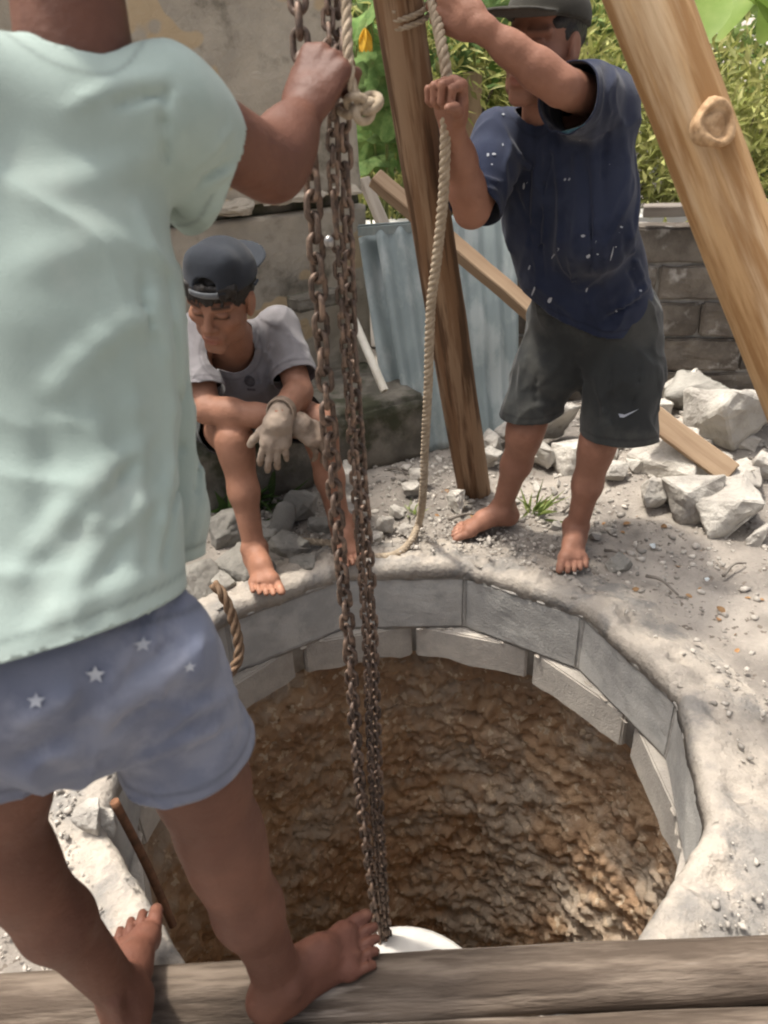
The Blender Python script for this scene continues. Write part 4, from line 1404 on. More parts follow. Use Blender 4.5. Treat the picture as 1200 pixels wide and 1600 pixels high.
for k, (x_, y_, r_, h_, mm, lb) in enumerate([(-2.0, 11.0, 2.3, 5.0, 'leaf_dark', 'dark bushy tree rising behind the old wall'), (1.2, 10.5, 2.2, 4.6, 'leaf_green', 'green bushy tree behind the navy shirted person'),
                                      (7.6, 13.0, 2.6, 5.2, 'leaf_green', 'light green tree beyond the shed'), (4.6, 15.0, 2.8, 5.5, 'leaf_dark', 'dark tree standing between the shed and the green tree')]):
    e = empty('tree', (x_, y_, 0), lb, 'tree', 'trees behind the yard')
    V, F = tube(smooth_path([(x_, y_, -0.05), (x_ + .1, y_, h_ * 0.3), (x_ - .05, y_ + .1, h_ * 0.75)], 14), np.linspace(0.13, 0.04, 14), 9)
    link('trunk', mesh_from(V, F), M['bark'], e, smooth=True)
    rs_ = np.random.RandomState(50 + k)
    cc = rs_.randn(40, 3); cc /= np.linalg.norm(cc, axis=1)[:, None]
    cc = cc * np.array([r_, r_ * 0.8, h_ * 0.42]) * (0.45 + 0.55 * rs_.rand(40, 1)) + np.array([x_, y_, h_ * 0.56])
    for q in range(0, 40, 4):
        V, F = tube(smooth_path([(x_, y_, h_ * 0.3), (cc[q] + np.array([x_, y_, h_ * .5])) / 2, cc[q]], 8), np.linspace(0.05, 0.012, 8), 6)
        link('limb', mesh_from(V, F), M['bark'], e, smooth=True)
    ci = rs_.randint(40, size=9000)
    P_ = rs_.randn(9000, 3) * r_ * 0.17
    link('crown', cloud(cc[ci] + P_, P_ + 0.4 * rs_.randn(9000, 3), 0.16, 0.09, 60 + k), M[mm], e)

# broad leaf branch overhead by the peeled pole
ob = empty('overhanging_branch', at(1260, -60, 2.5), 'overhanging branch with broad bright green leaves above the peeled pole', 'branch')
V, F = tube(smooth_path([at(1420, -160, 2.7), at(1250, -70, 2.5), at(1120, -15, 2.4)], 14), np.linspace(0.012, 0.004, 14), 6)
link('twig', mesh_from(V, F), M['bark'], ob, smooth=True)
M['leaf_bright'] = mat('bright_leaf', (0.20, 0.31, 0.06), (0.26, 0.36, 0.09), scale=9, rough=0.55, transl=0.4, spec=0.3)
bl_ = leaf_mesh(0.20, 0.105, 0.25, M['leaf_bright'])
for (px, py, Y, rz, rx) in ((1130, -15, 2.42, -0.5, -0.5), (1180, -35, 2.45, 0.3, -0.7), (1210, -45, 2.5, -1.2, -0.6), (1150, -25, 2.4, 1.4, -0.4), (1245, -60, 2.5, 0.9, -0.8), (1230, -20, 2.45, 2.6, -0.5)):
    o = link('leaf', bl_, None, ob)
    o.location = at(px, py, Y)
    o.rotation_euler = (rx, 0.3 * rng.randn(), rz + math.pi)

# grass tufts
M['grass'] = mat('grass_blade', (0.17, 0.25, 0.06), (0.30, 0.34, 0.12), scale=8, rough=0.7, transl=0.3, island=True, objrand=0.3)
for k, (px, py, n, L_, lab) in enumerate([(832, 806, 26, 0.085, 'small green grass tuft between the bare feet on the dusty ground'), (647, 806, 14, 0.045, 'tiny grass tuft beside the hanging rope on the ground'), (378, 800, 60, 0.10, 'dark weeds growing below the step under the seated person'), (345, 800, 50, 0.10, 'weeds beside the calf of the seated person')]):
    b_ = on(px, py, 0.0)
    rs_ = np.random.RandomState(90 + k)
    D = rs_.randn(n, 3) * 0.75 + np.array([0.3, -0.1, 0.9])
    o = link('grass_tuft', cloud(b_ + rs_.randn(n, 3) * np.array([0.01, 0.01, 0.0]) * (1 if k < 2 else 5), D, L_ * 1.3, 0.009 if k < 2 else 0.03, 91 + k), M['grass'] if k < 2 else M['leaf_dark'])
    tag(o, lab, 'grass' if k < 2 else 'weeds')

# low white wall, stand-in for light between the twigs, and far shed
wl_ = empty('twig_light_wall', (1.4, 5.9, 0), 'low white wall standing in for light between twigs beyond the shrubs', 'wall')
me = box_mesh((5.0, 0.15, 0.62), 0.01, 0.0)
o = link('wall_panel', me, M['white'], wl_); o.location = (1.6, 4.45, 0.31)
me = box_mesh((5.06, 0.24, 0.05), 0.008, 0.0)
o = link('coping', me, M['white'], wl_); o.location = (1.6, 4.45, 0.647)
sh = empty('shed', (6.2, 9.6, 0), 'open shed with a pale rusted metal roof behind the shrubs', 'shed')
ra = at(1100, 72, 9.2); rb2 = at(1330, 52, 9.2)
M['roofm'] = mat('pale_roof', (0.62, 0.58, 0.54), (0.42, 0.36, 0.31), scale=3, rough=0.7)
me = box_mesh((3.4, 1.8, 0.05), 0.005)
o = link('roof', me, M['roofm'], sh); o.location = (ra[0] + 1.7, 10.0, ra[2] + 0.22); o.rotation_euler = (R(16), R(-2), 0)
me = box_mesh((3.4, 0.05, 0.10), 0.004)
o = link('fascia', me, M['bark'], sh); o.location = (ra[0] + 1.7, 9.12, ra[2] - 0.08)
for x_ in (0.15, 1.7, 3.2):
    me = box_mesh((0.10, 0.10, ra[2] - 0.1), 0.006)
    o = link('post', me, M['wood_grey'], sh); o.location = (ra[0] + x_, 9.25, (ra[2] - 0.1) / 2)
me = box_mesh((3.3, 0.10, 1.0), 0.006)
o = link('back_wall', me, M['white'], sh); o.location = (ra[0] + 1.7, 10.75, 0.5)

# =================================================================== PEOPLE
def skin(name, c, c2):
    return mat(name, c, c2, scale=11, rough=0.56, bump=0.7, bscale=70, bdist=0.003, spec=0.3, attr='tint', detail=9, c3=tuple(v * 1.28 for v in c), scale3=5, lo3=0.5, hi3=0.72)


M['skin_a'] = skin('brown_skin', (0.135, 0.059, 0.038), (0.11, 0.047, 0.031))
M['skin_b'] = skin('brown_skin_young', (0.30, 0.15, 0.097), (0.26, 0.127, 0.08))
M['skin_c'] = skin('brown_skin_older', (0.30, 0.148, 0.098), (0.255, 0.122, 0.08))


def perp(v, t):
    v = np.asarray(v, float); t = nrm(t)
    return nrm(v - t * (v @ t))


def rot_to(d, n, a):
    """turn d towards n by angle a"""
    return d * math.cos(a) + n * math.sin(a)


def add_hand(vol, wr, d, n, right, curls, thumb=(0.5, 0.75, 0.4), tc=(0.1, 0.5), s=1.0, fat=1.0, spread=0.06):
    """palm, four unequal fingers with three bends, thumb from the side of the palm"""
    wr = np.asarray(wr, float); d = nrm(d); n = perp(n, d)
    t = np.cross(d, n) if right else np.cross(n, d)
    vol.add(cone(wr - d * 0.01 * s, wr + d * 0.03 * s, 0.026 * s * fat, 0.030 * s * fat, n, 0.72), 0.012)
    vol.add(cone(wr + d * 0.028 * s + t * 0.010 * s, wr + d * 0.078 * s + t * 0.016 * s, 0.027 * s * fat, 0.026 * s * fat, n, 0.52), 0.012)
    vol.add(cone(wr + d * 0.028 * s - t * 0.012 * s, wr + d * 0.070 * s - t * 0.020 * s, 0.025 * s * fat, 0.022 * s * fat, n, 0.55), 0.012)
    vol.add(cone(wr + d * 0.020 * s + t * 0.018 * s + n * 0.008 * s, wr + d * 0.055 * s + t * 0.030 * s + n * 0.012 * s, 0.017 * s * fat, 0.015 * s * fat), 0.012)
    lens = [(0.042, 0.026, 0.021), (0.046, 0.030, 0.022), (0.042, 0.028, 0.021), (0.034, 0.021, 0.018)]
    base = [0.086, 0.091, 0.086, 0.076]
    tips = []
    for i in range(4):
        off = (0.030 - 0.0195 * i) * s
        p = wr + d * base[i] * s + t * off
        fd = nrm(d + t * spread * (1.5 - i))
        a = 0.0
        r0 = (0.0093 if i < 3 else 0.0080) * s * fat
        c = curls[i] if isinstance(curls[0], (tuple, list)) else curls
        q0 = p - fd * 0.012 * s
        for k in range(3):
            a += math.radians(c[k])
            dd = rot_to(fd, n, a)
            q1 = (p if k == 0 else q0) + dd * lens[i][k] * s
            if k == 0:
                vol.add(cone(q0, p, r0 * 1.08, r0 * 1.12), 0.005)
                vol.add(cone(p - n * r0 * 0.35, p - n * r0 * 0.35 + fd * 0.002, r0 * 0.92, r0 * 0.9), 0.004)
                vol.add(cone(p - n * 0.006 * s, wr + d * 0.03 * s + t * off * 0.5 - n * 0.010 * s, 0.0042 * s, 0.0036 * s), 0.008)
            vol.add(cone(p if k == 0 else q0, q1, r0 * (1 - 0.09 * k) * 1.04, r0 * (0.94 - 0.09 * k)), 0.0025)
            q0 = q1
        tips.append(q0)
    tb = wr + d * 0.026 * s + t * 0.024 * s + n * 0.010 * s
    td = nrm(d * thumb[0] + t * thumb[1] + n * thumb[2])
    td2 = nrm(td + (d * 0.5 + n * 0.5) * tc[0] * 2)
    td3 = nrm(td2 + (n * 0.6 - t * 0.3) * tc[1] * 2)
    q = tb
    for dd, l_, r_ in ((td, 0.040, 0.0135), (td2, 0.032, 0.0112), (td3, 0.026, 0.0098)):
        vol.add(cone(q, q + dd * l_ * s, r_ * s * fat, r_ * 0.9 * s * fat), 0.006)
        q = q + dd * l_ * s
    return tips


def add_foot(vol, ank, f, z0, right, s=1.0, lean=0.0):
    """heel, arch, ball and five toes; sole on z0"""
    ank = np.asarray(ank, float)
    f = nrm([f[0], f[1], 0])
    m = np.array([-f[1], f[0], 0]) if right else np.array([f[1], -f[0], 0])     # towards the big toe
    A = np.array([ank[0], ank[1], 0])
    Z = np.array([0, 0, 1.0])
    P = lambda a, b, z: A + f * a * s + m * b * s + Z * (z0 + z * s)
    vol.add(cone(ank, P(-0.012, 0, 0.055), 0.036 * s, 0.036 * s), 0.02)
    vol.add(cone(P(-0.036, 0, 0.036), P(-0.030, 0, 0.028), 0.033 * s, 0.031 * s, m, 0.92), 0.02)
    vol.add(cone(P(-0.005, 0.002, 0.060), P(0.070, 0.004, 0.050), 0.036 * s, 0.029 * s), 0.02)
    vol.add(cone(P(-0.03, -0.006, 0.022), P(0.10, -0.020, 0.018), 0.026 * s, 0.020 * s), 0.02)
    vol.add(cone(P(0.06, 0.004, 0.040), P(0.125, 0.018, 0.024), 0.030 * s, 0.022 * s), 0.02)
    vol.add(cone(P(0.125, 0.022, 0.020), P(0.105, -0.034, 0.015), 0.021 * s, 0.015 * s), 0.016)
    for sgn in (1, -1):
        vol.add(cone(P(0.0, 0.028 * sgn, 0.078), P(0.0, 0.030 * sgn, 0.070), 0.012 * s, 0.012 * s), 0.014)
    for b_ in (0.024, 0.007, -0.010, -0.024):
        vol.add(cone(P(0.055, b_ * 0.35 + 0.004, 0.066 - abs(b_ - 0.004) * 0.25), P(0.128, b_, 0.028), 0.0050 * s, 0.0045 * s), 0.008)
    vol.add(cone(P(-0.046, 0, 0.045), P(-0.040, 0, 0.125), 0.009 * s, 0.008 * s), 0.016)
    toes = [(0.135, 0.031, 0.052, 0.0132), (0.142, 0.0082, 0.044, 0.0088), (0.136, -0.0098, 0.040, 0.0085), (0.127, -0.0262, 0.035, 0.0082), (0.114, -0.0415, 0.030, 0.0080)]
    for (a, b, l_, r_) in toes:
        vol.add(cone(P(a - 0.02, b * 0.95, 0.016), P(a + l_ * 0.5, b * 1.06, 0.015), r_ * 1.06 * s, r_ * s), 0.003)
        vol.add(cone(P(a + l_ * 0.5, b * 1.06, 0.015), P(a + l_ * 0.86, b * 1.08, 0.0095), r_ * s, r_ * 0.95 * s), 0.0015)
    # flat sole
    lo = P(0.06, 0, -0.06)
    bx = (lambda X, Y, Zz: (Zz - (z0)) + 0 * X + 0 * Y, lo - 0.22 * s, np.array([lo[0] + 0.22 * s, lo[1] + 0.22 * s, z0 + 0.01]))
    vol.sub((bx[0], bx[1], bx[2]), 0.006)
    return m, P


def add_leg(vol, hip, knee, ank, fwd, s=1.0, th=(0.078, 0.058)):
    hip, knee, ank = [np.asarray(q, float) for q in (hip, knee, ank)]
    fwd = np.asarray(fwd, float)
    sh = nrm(ank - knee)
    bk = -perp(fwd, sh)
    vol.add(cone(hip, knee, th[0] * s, th[1] * s), 0.03)
    vol.add(cone(hip + (knee - hip) * 0.25 - bk * 0.012, hip + (knee - hip) * 0.72 - bk * 0.014, 0.070 * s, 0.056 * s), 0.03)
    vol.add(cone(knee, knee + (ank - knee) * 0.12, 0.052 * s, 0.048 * s), 0.03)
    vol.add(cone(knee - bk * 0.020 * s, knee - bk * 0.022 * s + sh * 0.03 * s, 0.030 * s, 0.026 * s), 0.022)
    vol.add(cone(knee + sh * 0.055 * s - bk * 0.024 * s, knee + sh * 0.07 * s - bk * 0.022 * s, 0.016 * s, 0.014 * s), 0.02)
    L_ = ank - knee
    vol.add(cone(knee + L_ * 0.10, knee + L_ * 0.45, 0.046 * s, 0.041 * s), 0.03)
    vol.add(cone(knee + L_ * 0.45, ank, 0.041 * s, 0.031 * s), 0.03)
    vol.add(cone(knee + L_ * 0.16 + bk * 0.018 * s, knee + L_ * 0.42 + bk * 0.020 * s, 0.040 * s, 0.039 * s), 0.035)
    vol.add(cone(knee + L_ * 0.42 + bk * 0.018 * s, ank + bk * 0.012 * s, 0.032 * s, 0.016 * s), 0.03)


def add_arm(vol, sh, el, wr, s=1.0, wn=None):
    sh, el, wr = [np.asarray(q, float) for q in (sh, el, wr)]
    vol.add(cone(sh, sh + (el - sh) * 0.3, 0.036 * s, 0.040 * s), 0.02)
    vol.add(cone(sh + (el - sh) * 0.25, el, 0.041 * s, 0.039 * s), 0.02)
    vol.add(cone(sh + (el - sh) * 0.5, sh + (el - sh) * 0.8, 0.043 * s, 0.042 * s), 0.02)
    vol.add(cone(el, el + (wr - el) * 0.3, 0.040 * s, 0.041 * s), 0.025)
    vol.add(cone(el + (wr - el) * 0.25, el + (wr - el) * 0.65, 0.041 * s, 0.034 * s), 0.025)
    vol.add(cone(el + (wr - el) * 0.6, wr, 0.034 * s, 0.026 * s, wn, 0.82 if wn is not None else 1.0), 0.025)


class Head:
    def __init__(s, c, fwd, up, size=1.0):
        s.c = np.asarray(c, float)
        s.f = nrm(fwd); s.u = perp(up, s.f); s.r = np.cross(s.f, s.u)   # r: the person's right
        s.s = size
        s.M = np.stack([s.r, s.f, s.u])

    def p(s, x, y, z):
        return s.c + s.s * (s.r * x + s.f * y + s.u * z)

    def loc(s, V):
        return (V - s.c) @ s.M.T / s.s

    def e(s, x, y, z, rx, ry, rz):
        return ell(s.p(x, y, z), s.M, np.array([rx, ry, rz]) * s.s)

    def k(s, a, b, ra, rb):
        return cone(s.p(*a), s.p(*b), ra * s.s, rb * s.s)


def add_head(vol, H, eyes='down'):
    vol.add(H.e(0, -0.014, 0.034, 0.0735, 0.094, 0.084), 0.02)
    vol.add(H.e(0, 0.018, -0.030, 0.062, 0.070, 0.082), 0.03)
    vol.add(H.k((-0.040, 0.030, -0.078), (0.040, 0.030, -0.078), 0.022, 0.022), 0.035)
    vol.add(H.k((-0.012, 0.074, -0.100), (0.012, 0.074, -0.100), 0.017, 0.017), 0.03)
    for x in (-1, 1):
        vol.add(H.e(x * 0.046, 0.052, -0.022, 0.022, 0.024, 0.018), 0.022)
        vol.add(H.k((x * 0.016, 0.082, 0.024), (x * 0.050, 0.066, 0.024), 0.0105, 0.010), 0.014)
        vol.sub(H.e(x * 0.031, 0.096, 0.004, 0.019, 0.017, 0.011), 0.010)
        vol.add(H.e(x * 0.031, 0.0735, 0.002, 0.0155, 0.0135, 0.0125), 0.003)
        vol.add(H.e(x * 0.031, 0.0765, 0.006, 0.0175, 0.0125, 0.0060), 0.003)
        # ears
        ec = H.e(x * 0.077, -0.006, -0.004, 0.0085, 0.021, 0.033)
        vol.add(ec, 0.006)
        vol.sub(H.e(x * 0.087, -0.001, 0.000, 0.006, 0.012, 0.020), 0.004)
        vol.add(H.e(x * 0.074, 0.002, -0.030, 0.008, 0.010, 0.011), 0.006)
        vol.add(H.e(x * 0.0145, 0.091, -0.034, 0.0095, 0.0105, 0.0085), 0.006)
        vol.sub(H.e(x * 0.007, 0.097, -0.0435, 0.0045, 0.006, 0.004), 0.003)
    vol.add(H.k((0, 0.084, 0.012), (0, 0.102, -0.028), 0.0085, 0.0125), 0.010)
    vol.add(H.e(0, 0.102, -0.032, 0.0125, 0.0115, 0.0105), 0.008)
    vol.add(H.e(0, 0.080, -0.064, 0.030, 0.016, 0.020), 0.018)
    vol.add(H.e(0, 0.0925, -0.0615, 0.023, 0.0095, 0.0058), 0.004)
    vol.add(H.e(0, 0.0915, -0.0735, 0.020, 0.0100, 0.0068), 0.004)
    vol.sub(H.e(0, 0.1045, -0.0675, 0.026, 0.006, 0.0015), 0.002)


def head_tint(H, V, rgb, brow=1.0):
    q = H.loc(V)
    x, y, z = np.abs(q[:, 0]), q[:, 1], q[:, 2]
    face = (y > 0.04) & (np.linalg.norm(q, axis=1) < 0.14)
    g = lambda v, w_: np.exp(-(v / w_) ** 2)
    lips = face * g((z + 0.067), 0.011) * (x < 0.027) * g(x, 0.026)
    rgb *= 1 - (lips * 0.9)[:, None] * np.array([0.18, 0.42, 0.36])
    br = face * g(z - 0.027 - 0.10 * (x - 0.03) ** 2 / 0.03, 0.0055) * ((x > 0.012) & (x < 0.056))
    rgb *= 1 - (br * 0.88 * brow)[:, None]
    lid = face * g(z + 0.0035 + 4.0 * (x - 0.031) ** 2, 0.0038) * (np.abs(x - 0.031) < 0.0185)
    rgb *= 1 - (lid * 0.85)[:, None]
    rgb *= 1 - (face * g(z - 0.004, 0.014) * g(x - 0.031, 0.022) * 0.14)[:, None]
    cheek = face * g(z + 0.028, 0.02) * g(x - 0.042, 0.02)
    rgb *= 1 - (cheek * 0.10)[:, None] * np.array([0.0, 0.5, 0.4])
    beard = face * (z < -0.045) * g(z + 0.085, 0.03) * (1 - np.clip(lips * 2, 0, 1))
    rgb *= 1 - (beard * 0.14)[:, None]
    return rgb


def body_mesh(name, vol, m, parent, tints=()):
    me = vol.mesh(name)
    V = verts_of(me)
    rgb = np.ones((len(V), 3), np.float32)
    rgb *= (1 + 0.06 * fbm(V * 18, 3))[:, None]
    for fn in tints:
        rgb = fn(V, rgb)
    paint(me, 'tint', np.clip(rgb, 0.02, 1.6))
    return link(name, me, m, parent)


def dusty(p0, r_, col_, k=1.0):
    """dust on feet/hands: worn onto the skin"""
    p0 = np.asarray(p0)

    def fn(V, rgb):
        d = np.linalg.norm(V - p0, axis=1)
        w_ = np.clip(1.2 - d / r_, 0, 1) * k * (0.75 + 0.25 * fbm(V * 40, 2))
        return rgb * (1 - w_[:, None]) + rgb * w_[:, None] * np.array(col_)
    return fn


def nails(tips):
    def fn(V, rgb):
        for (p, r_) in tips:
            w_ = np.exp(-(np.linalg.norm(V - p, axis=1) / r_) ** 2)
            rgb = rgb * (1 + w_[:, None] * np.array([0.5, 0.7, 0.7]))
        return rgb
    return fn


# ---- clothes -----------------------------------------------------------------
class Garment:
    """cloth as one thin surface: an inflated volume whose openings are cut away"""

    def __init__(s, lo, hi, h=0.005, t=0.004):
        s.o = Vol(lo, hi, h); s.cut = []

    def tube(s, pts, u=None, k=0.03, end_cut=None, extend=0.035):
        """pts: list of (centre, radius, squash); end_cut: plane normal pointing out of the cloth at the last point"""
        P = [np.asarray(p[0], float) for p in pts]
        for a in range(len(P) - 1):
            sq = 0.5 * (pts[a][2] + pts[a + 1][2])
            s.o.add(cone(P[a], P[a + 1], pts[a][1], pts[a + 1][1], u, sq), k)
        if end_cut is not None:
            n = nrm(end_cut)
            d = nrm(P[-1] - P[-2])
            r_ = pts[-1][1]
            s.o.add(cone(P[-1], P[-1] + d * extend, r_, r_, u, pts[-1][2]), k)
            s.cut.append(('plane', P[-1], n, P[-1] + d * (extend + r_) * 0.5, r_ * 1.75))

    def surf(s, px, py):
        """first point of the cloth met by the sight line measured at (px, py)"""
        r = at(px, py, 1.0) - CAMP
        T = np.arange(0.3, 3.2, 0.004)
        P = CAMP + T[:, None] * r
        i = np.round((P - s.o.lo) / s.o.h).astype(int)
        ok = ((i >= 0) & (i < s.o.n)).all(1)
        i = np.clip(i, 0, s.o.n - 1)
        v = np.where(ok, s.o.a[i[:, 0], i[:, 1], i[:, 2]], 1.0)
        hit = np.argmax(v < 0)
        if v[hit] >= 0: hit = int(np.argmin(v))
        return P[hit]

    def folds(s, F, noise=0.003, freq=(9, 9, 9), seed=0, rn=0.0, rf=None):
        """F: (x1, y1, x2, y2, width, height) creases across the cloth; negative height makes a groove"""
        FF = []
        for (x1, y1, x2, y2, w_, h_) in F:
            bend = 0.06 * (1 if (x1 + y2) % 2 else -1)
            Q = []
            for t in np.linspace(0, 1, 6):
                b_ = bend * math.sin(math.pi * t)
                Q.append(s.surf(x1 + (x2 - x1) * t - (y2 - y1) * b_, y1 + (y2 - y1) * t + (x2 - x1) * b_))
            for k in range(5):
                e0 = 0.35 + 0.65 * math.sin(math.pi * (k + 0.5) / 5)
                FF.append((Q[k], Q[k + 1], w_, h_ * e0))

        def fn(P):
            d = noise * fbm(P * np.array(freq) + seed, 3)
            if rn:
                wp = P + 0.05 * fbm(P * 6 + seed, 2)[:, None]
                r1 = 1 - np.abs(fbm(wp * np.array(rf if rf is not None else freq) + seed + 40, 2))
                d = d + rn * (np.clip(r1, 0, 1) ** 3 * 2 - 0.8)
            by = {}
            for (a, b, w_, h_) in FF:
                near = np.where((np.abs(P - (a + b) / 2) < (np.abs(b - a) / 2 + 2.6 * w_)).all(1))[0]
                if not len(near): continue
                ab = b - a
                t = np.clip((P[near] - a) @ ab / (ab @ ab + 1e-9), 0, 1)
                dist = np.linalg.norm(P[near] - a - t[:, None] * ab, axis=1)
                v = h_ * np.exp(-(dist / w_) ** 2)
                acc = by.setdefault((w_, h_), np.zeros(len(P)))
                acc[near] = np.where(np.abs(v) > np.abs(acc[near]), v, acc[near])
            for acc in by.values(): d = d + acc
            return d
        s.o.disp(fn)

    def build(s, name, m, parent, cuts=(), holes=()):
        me = s.o.mesh(name)
        V = verts_of(me).copy()
        F = np.empty(len(me.polygons) * 4, np.int32)
        me.polygons.foreach_get('vertices', F)
        F = F.reshape(-1, 4)
        tint = np.ones(len(V))
        for c in s.cut + [('plane', np.asarray(p0, float), nrm(n), None, None) for (p0, n) in cuts] + [('hole', h_) for h_ in holes]:
            if c[0] == 'plane':
                g_ = (V - c[1]) @ c[2]
                grad = np.broadcast_to(c[2], V.shape)
                if c[3] is not None:
                    out = np.linalg.norm(V - c[3], axis=1) > c[4]
                    g_ = np.where(out, -1.0, g_)
                tint *= 1 - 0.30 * np.exp(-((g_ + 0.020) / 0.0032) ** 2) + 0.06 * np.exp(-((g_ + 0.011) / 0.006) ** 2)   # stitched hem
            else:
                f = c[1][0]
                ev = lambda P: f(P[:, 0], P[:, 1], P[:, 2])
                d0 = ev(V); e_ = 0.002
                grad = np.stack([(ev(V + e_ * np.eye(3)[k]) - d0) / e_ for k in range(3)], 1)
                grad = -grad / (np.linalg.norm(grad, axis=1)[:, None] + 1e-9)
                g_ = -d0
                tint *= 1 - 0.28 * np.exp(-((d0 - 0.020) / 0.0032) ** 2)   # collar seam
            keep = (g_[F] < 0).any(1)
            F = F[keep]
            used = np.zeros(len(V), bool); used[F.ravel()] = True
            mv = used & (g_ > 0)
            V[mv] -= grad[mv] * g_[mv][:, None]
        lab = np.arange(len(V))                       # drop stray specks: keep the largest connected piece
        for _ in range(400):
            m_ = lab[F].min(1)
            new = lab.copy()
            for k in range(4): np.minimum.at(new, F[:, k], m_)
            new = new[new]
            if (new == lab).all(): break
            lab = new
        fl_ = lab[F[:, 0]]
        u_, c_ = np.unique(fl_, return_counts=True)
        F = F[np.isin(fl_, u_[c_ > 0.03 * len(F)])]
        used = np.zeros(len(V), bool); used[F.ravel()] = True
        mp = np.cumsum(used) - 1
        me2 = mesh_from(V[used], mp[F])
        tint = tint * (1 + 0.05 * fbm(V * 9, 3))
        paint(me2, 'tint', np.repeat(tint[used][:, None], 3, 1))
        bm = bmesh.new(); bm.from_mesh(me2)
        bmesh.ops.remove_doubles(bm, verts=bm.verts[:], dist=0.0016)
        ed = [v for v in bm.verts if v.is_boundary]
        for _ in range(3):
            new = [(v, sum((e.other_vert(v).co for e in v.link_edges if e.is_boundary), Vector()) / max(1, sum(1 for e in v.link_edges if e.is_boundary))) for v in ed]
            for v, c_ in new: v.co = v.co.lerp(c_, 0.5)
        bm.to_mesh(me2); bm.free()
        me2.polygons.foreach_set('use_smooth', np.ones(len(me2.polygons), bool))
        o = link(name, me2, m, parent)
        md = o.modifiers.new('thickness', 'SOLIDIFY')
        md.thickness = 0.003
        md.offset = -1
        return o


def cloth(name, c1, c2, scale=6, rough=0.9, bscale=420, **kw):
    return mat(name, c1, c2, scale=scale, rough=rough, bump=0.6, bscale=bscale, bdist=0.0014, spec=0.12, sheen=0.15, attr='tint', **kw)


def plain_cloth(name, c1, c2):
    return mat(name, c1, c2, scale=8, rough=0.9, bump=0.6, bscale=380, bdist=0.0015, spec=0.12, sheen=0.1)


M['mint'] = cloth('mint_cotton', (0.355, 0.435, 0.40), (0.31, 0.385, 0.352), c3=(0.40, 0.465, 0.425), scale3=3)
M['blue_short'] = cloth('lavender_blue_cotton', (0.16, 0.178, 0.235), (0.13, 0.145, 0.20), c3=(0.21, 0.225, 0.28), scale3=9)
M['grey_tee'] = cloth('grey_cotton', (0.225, 0.215, 0.222), (0.185, 0.178, 0.185))
M['navy'] = cloth('navy_cotton', (0.020, 0.027, 0.055), (0.015, 0.020, 0.040), c3=(0.032, 0.040, 0.070), scale3=4, fleck=((0.5, 0.53, 0.55), 62, 0.76))
M['black_short'] = cloth('faded_black_cloth', (0.040, 0.043, 0.042), (0.030, 0.032, 0.032), c3=(0.06, 0.06, 0.055), scale3=5)
M['cap_dark'] = plain_cloth('faded_black_cap', (0.040, 0.046, 0.055), (0.030, 0.034, 0.042))
M['cap_olive'] = plain_cloth('dark_olive_cap', (0.055, 0.052, 0.042), (0.04, 0.038, 0.032))
M['strap'] = plain_cloth('grey_strap', (0.16, 0.17, 0.18), (0.12, 0.13, 0.14))
M['glove'] = mat('dirty_work_glove', (0.27, 0.205, 0.155), (0.20, 0.15, 0.112), scale=22, rough=0.95, bump=0.9, bscale=330, bdist=0.002, spec=0.1, c3=(0.34, 0.275, 0.22), scale3=8)
M['hair'] = mat('black_hair', (0.012, 0.010, 0.009), (0.022, 0.018, 0.015), scale=90, rough=0.5, bump=0.9, bscale=220, bdist=0.003, stretch=(1, 1, 0.3), spec=0.4)
M['print_white'] = mat('faded_white_print', (0.42, 0.44, 0.47), (0.33, 0.35, 0.40), scale=60, rough=0.9)
M['print_dark'] = mat('dark_print', (0.06, 0.055, 0.06), (0.10, 0.095, 0.10), scale=60, rough=0.9)
M['print_teal'] = mat('teal_print', (0.10, 0.22, 0.25), (0.06, 0.12, 0.16), scale=80, rough=0.9)


def decal(target, outline, centre, right, upv, m, name, lift=0.0016, toward=None):
    """flat print: a small polygon laid on the cloth surface (outline in metres)"""
    bm = bmesh.new()
    vs = [bm.verts.new((x, y, 0)) for (x, y) in outline]
    f = bm.faces.new(vs)
    bmesh.ops.triangulate(bm, faces=[f])
    for k in range(2): 
        bmesh.ops.subdivide_edges(bm, edges=[e for e in bm.edges if e.calc_length() > 0.006], cuts=1, use_grid_fill=False)
        bmesh.ops.triangulate(bm, faces=bm.faces[:])
    tb = BVHTree.FromPolygons([v.co[:] for v in target.data.vertices], [p.vertices[:] for p in target.data.polygons])
    c = Vector(centre); r_ = Vector(right).normalized(); u_ = Vector(upv); u_ = (u_ - r_ * u_.dot(r_)).normalized()
    n_ = r_.cross(u_)
    if toward is not None and n_.dot(Vector(toward) - c) < 0: n_ = -n_
    for v in bm.verts:
        p = c + r_ * v.co.x + u_ * v.co.y + n_ * 0.05
        hit, no, _, _ = tb.ray_cast(p, -n_, 0.12)
        if hit is None:
            hit, no, _, _ = tb.find_nearest(p); 
        v.co = hit + n_ * lift
    bmesh.ops.recalc_face_normals(bm, faces=bm.faces[:])
    me = bpy.data.meshes.new(name); bm.to_mesh(me); bm.free()
    return link(name, me, m, target)


def star(r_):
    return [(r_ * (1 if k % 2 == 0 else 0.45) * math.sin(k * math.pi / 5), r_ * (1 if k % 2 == 0 else 0.45) * math.cos(k * math.pi / 5)) for k in range(10)]


Zv = np.array([0, 0, 1.0])

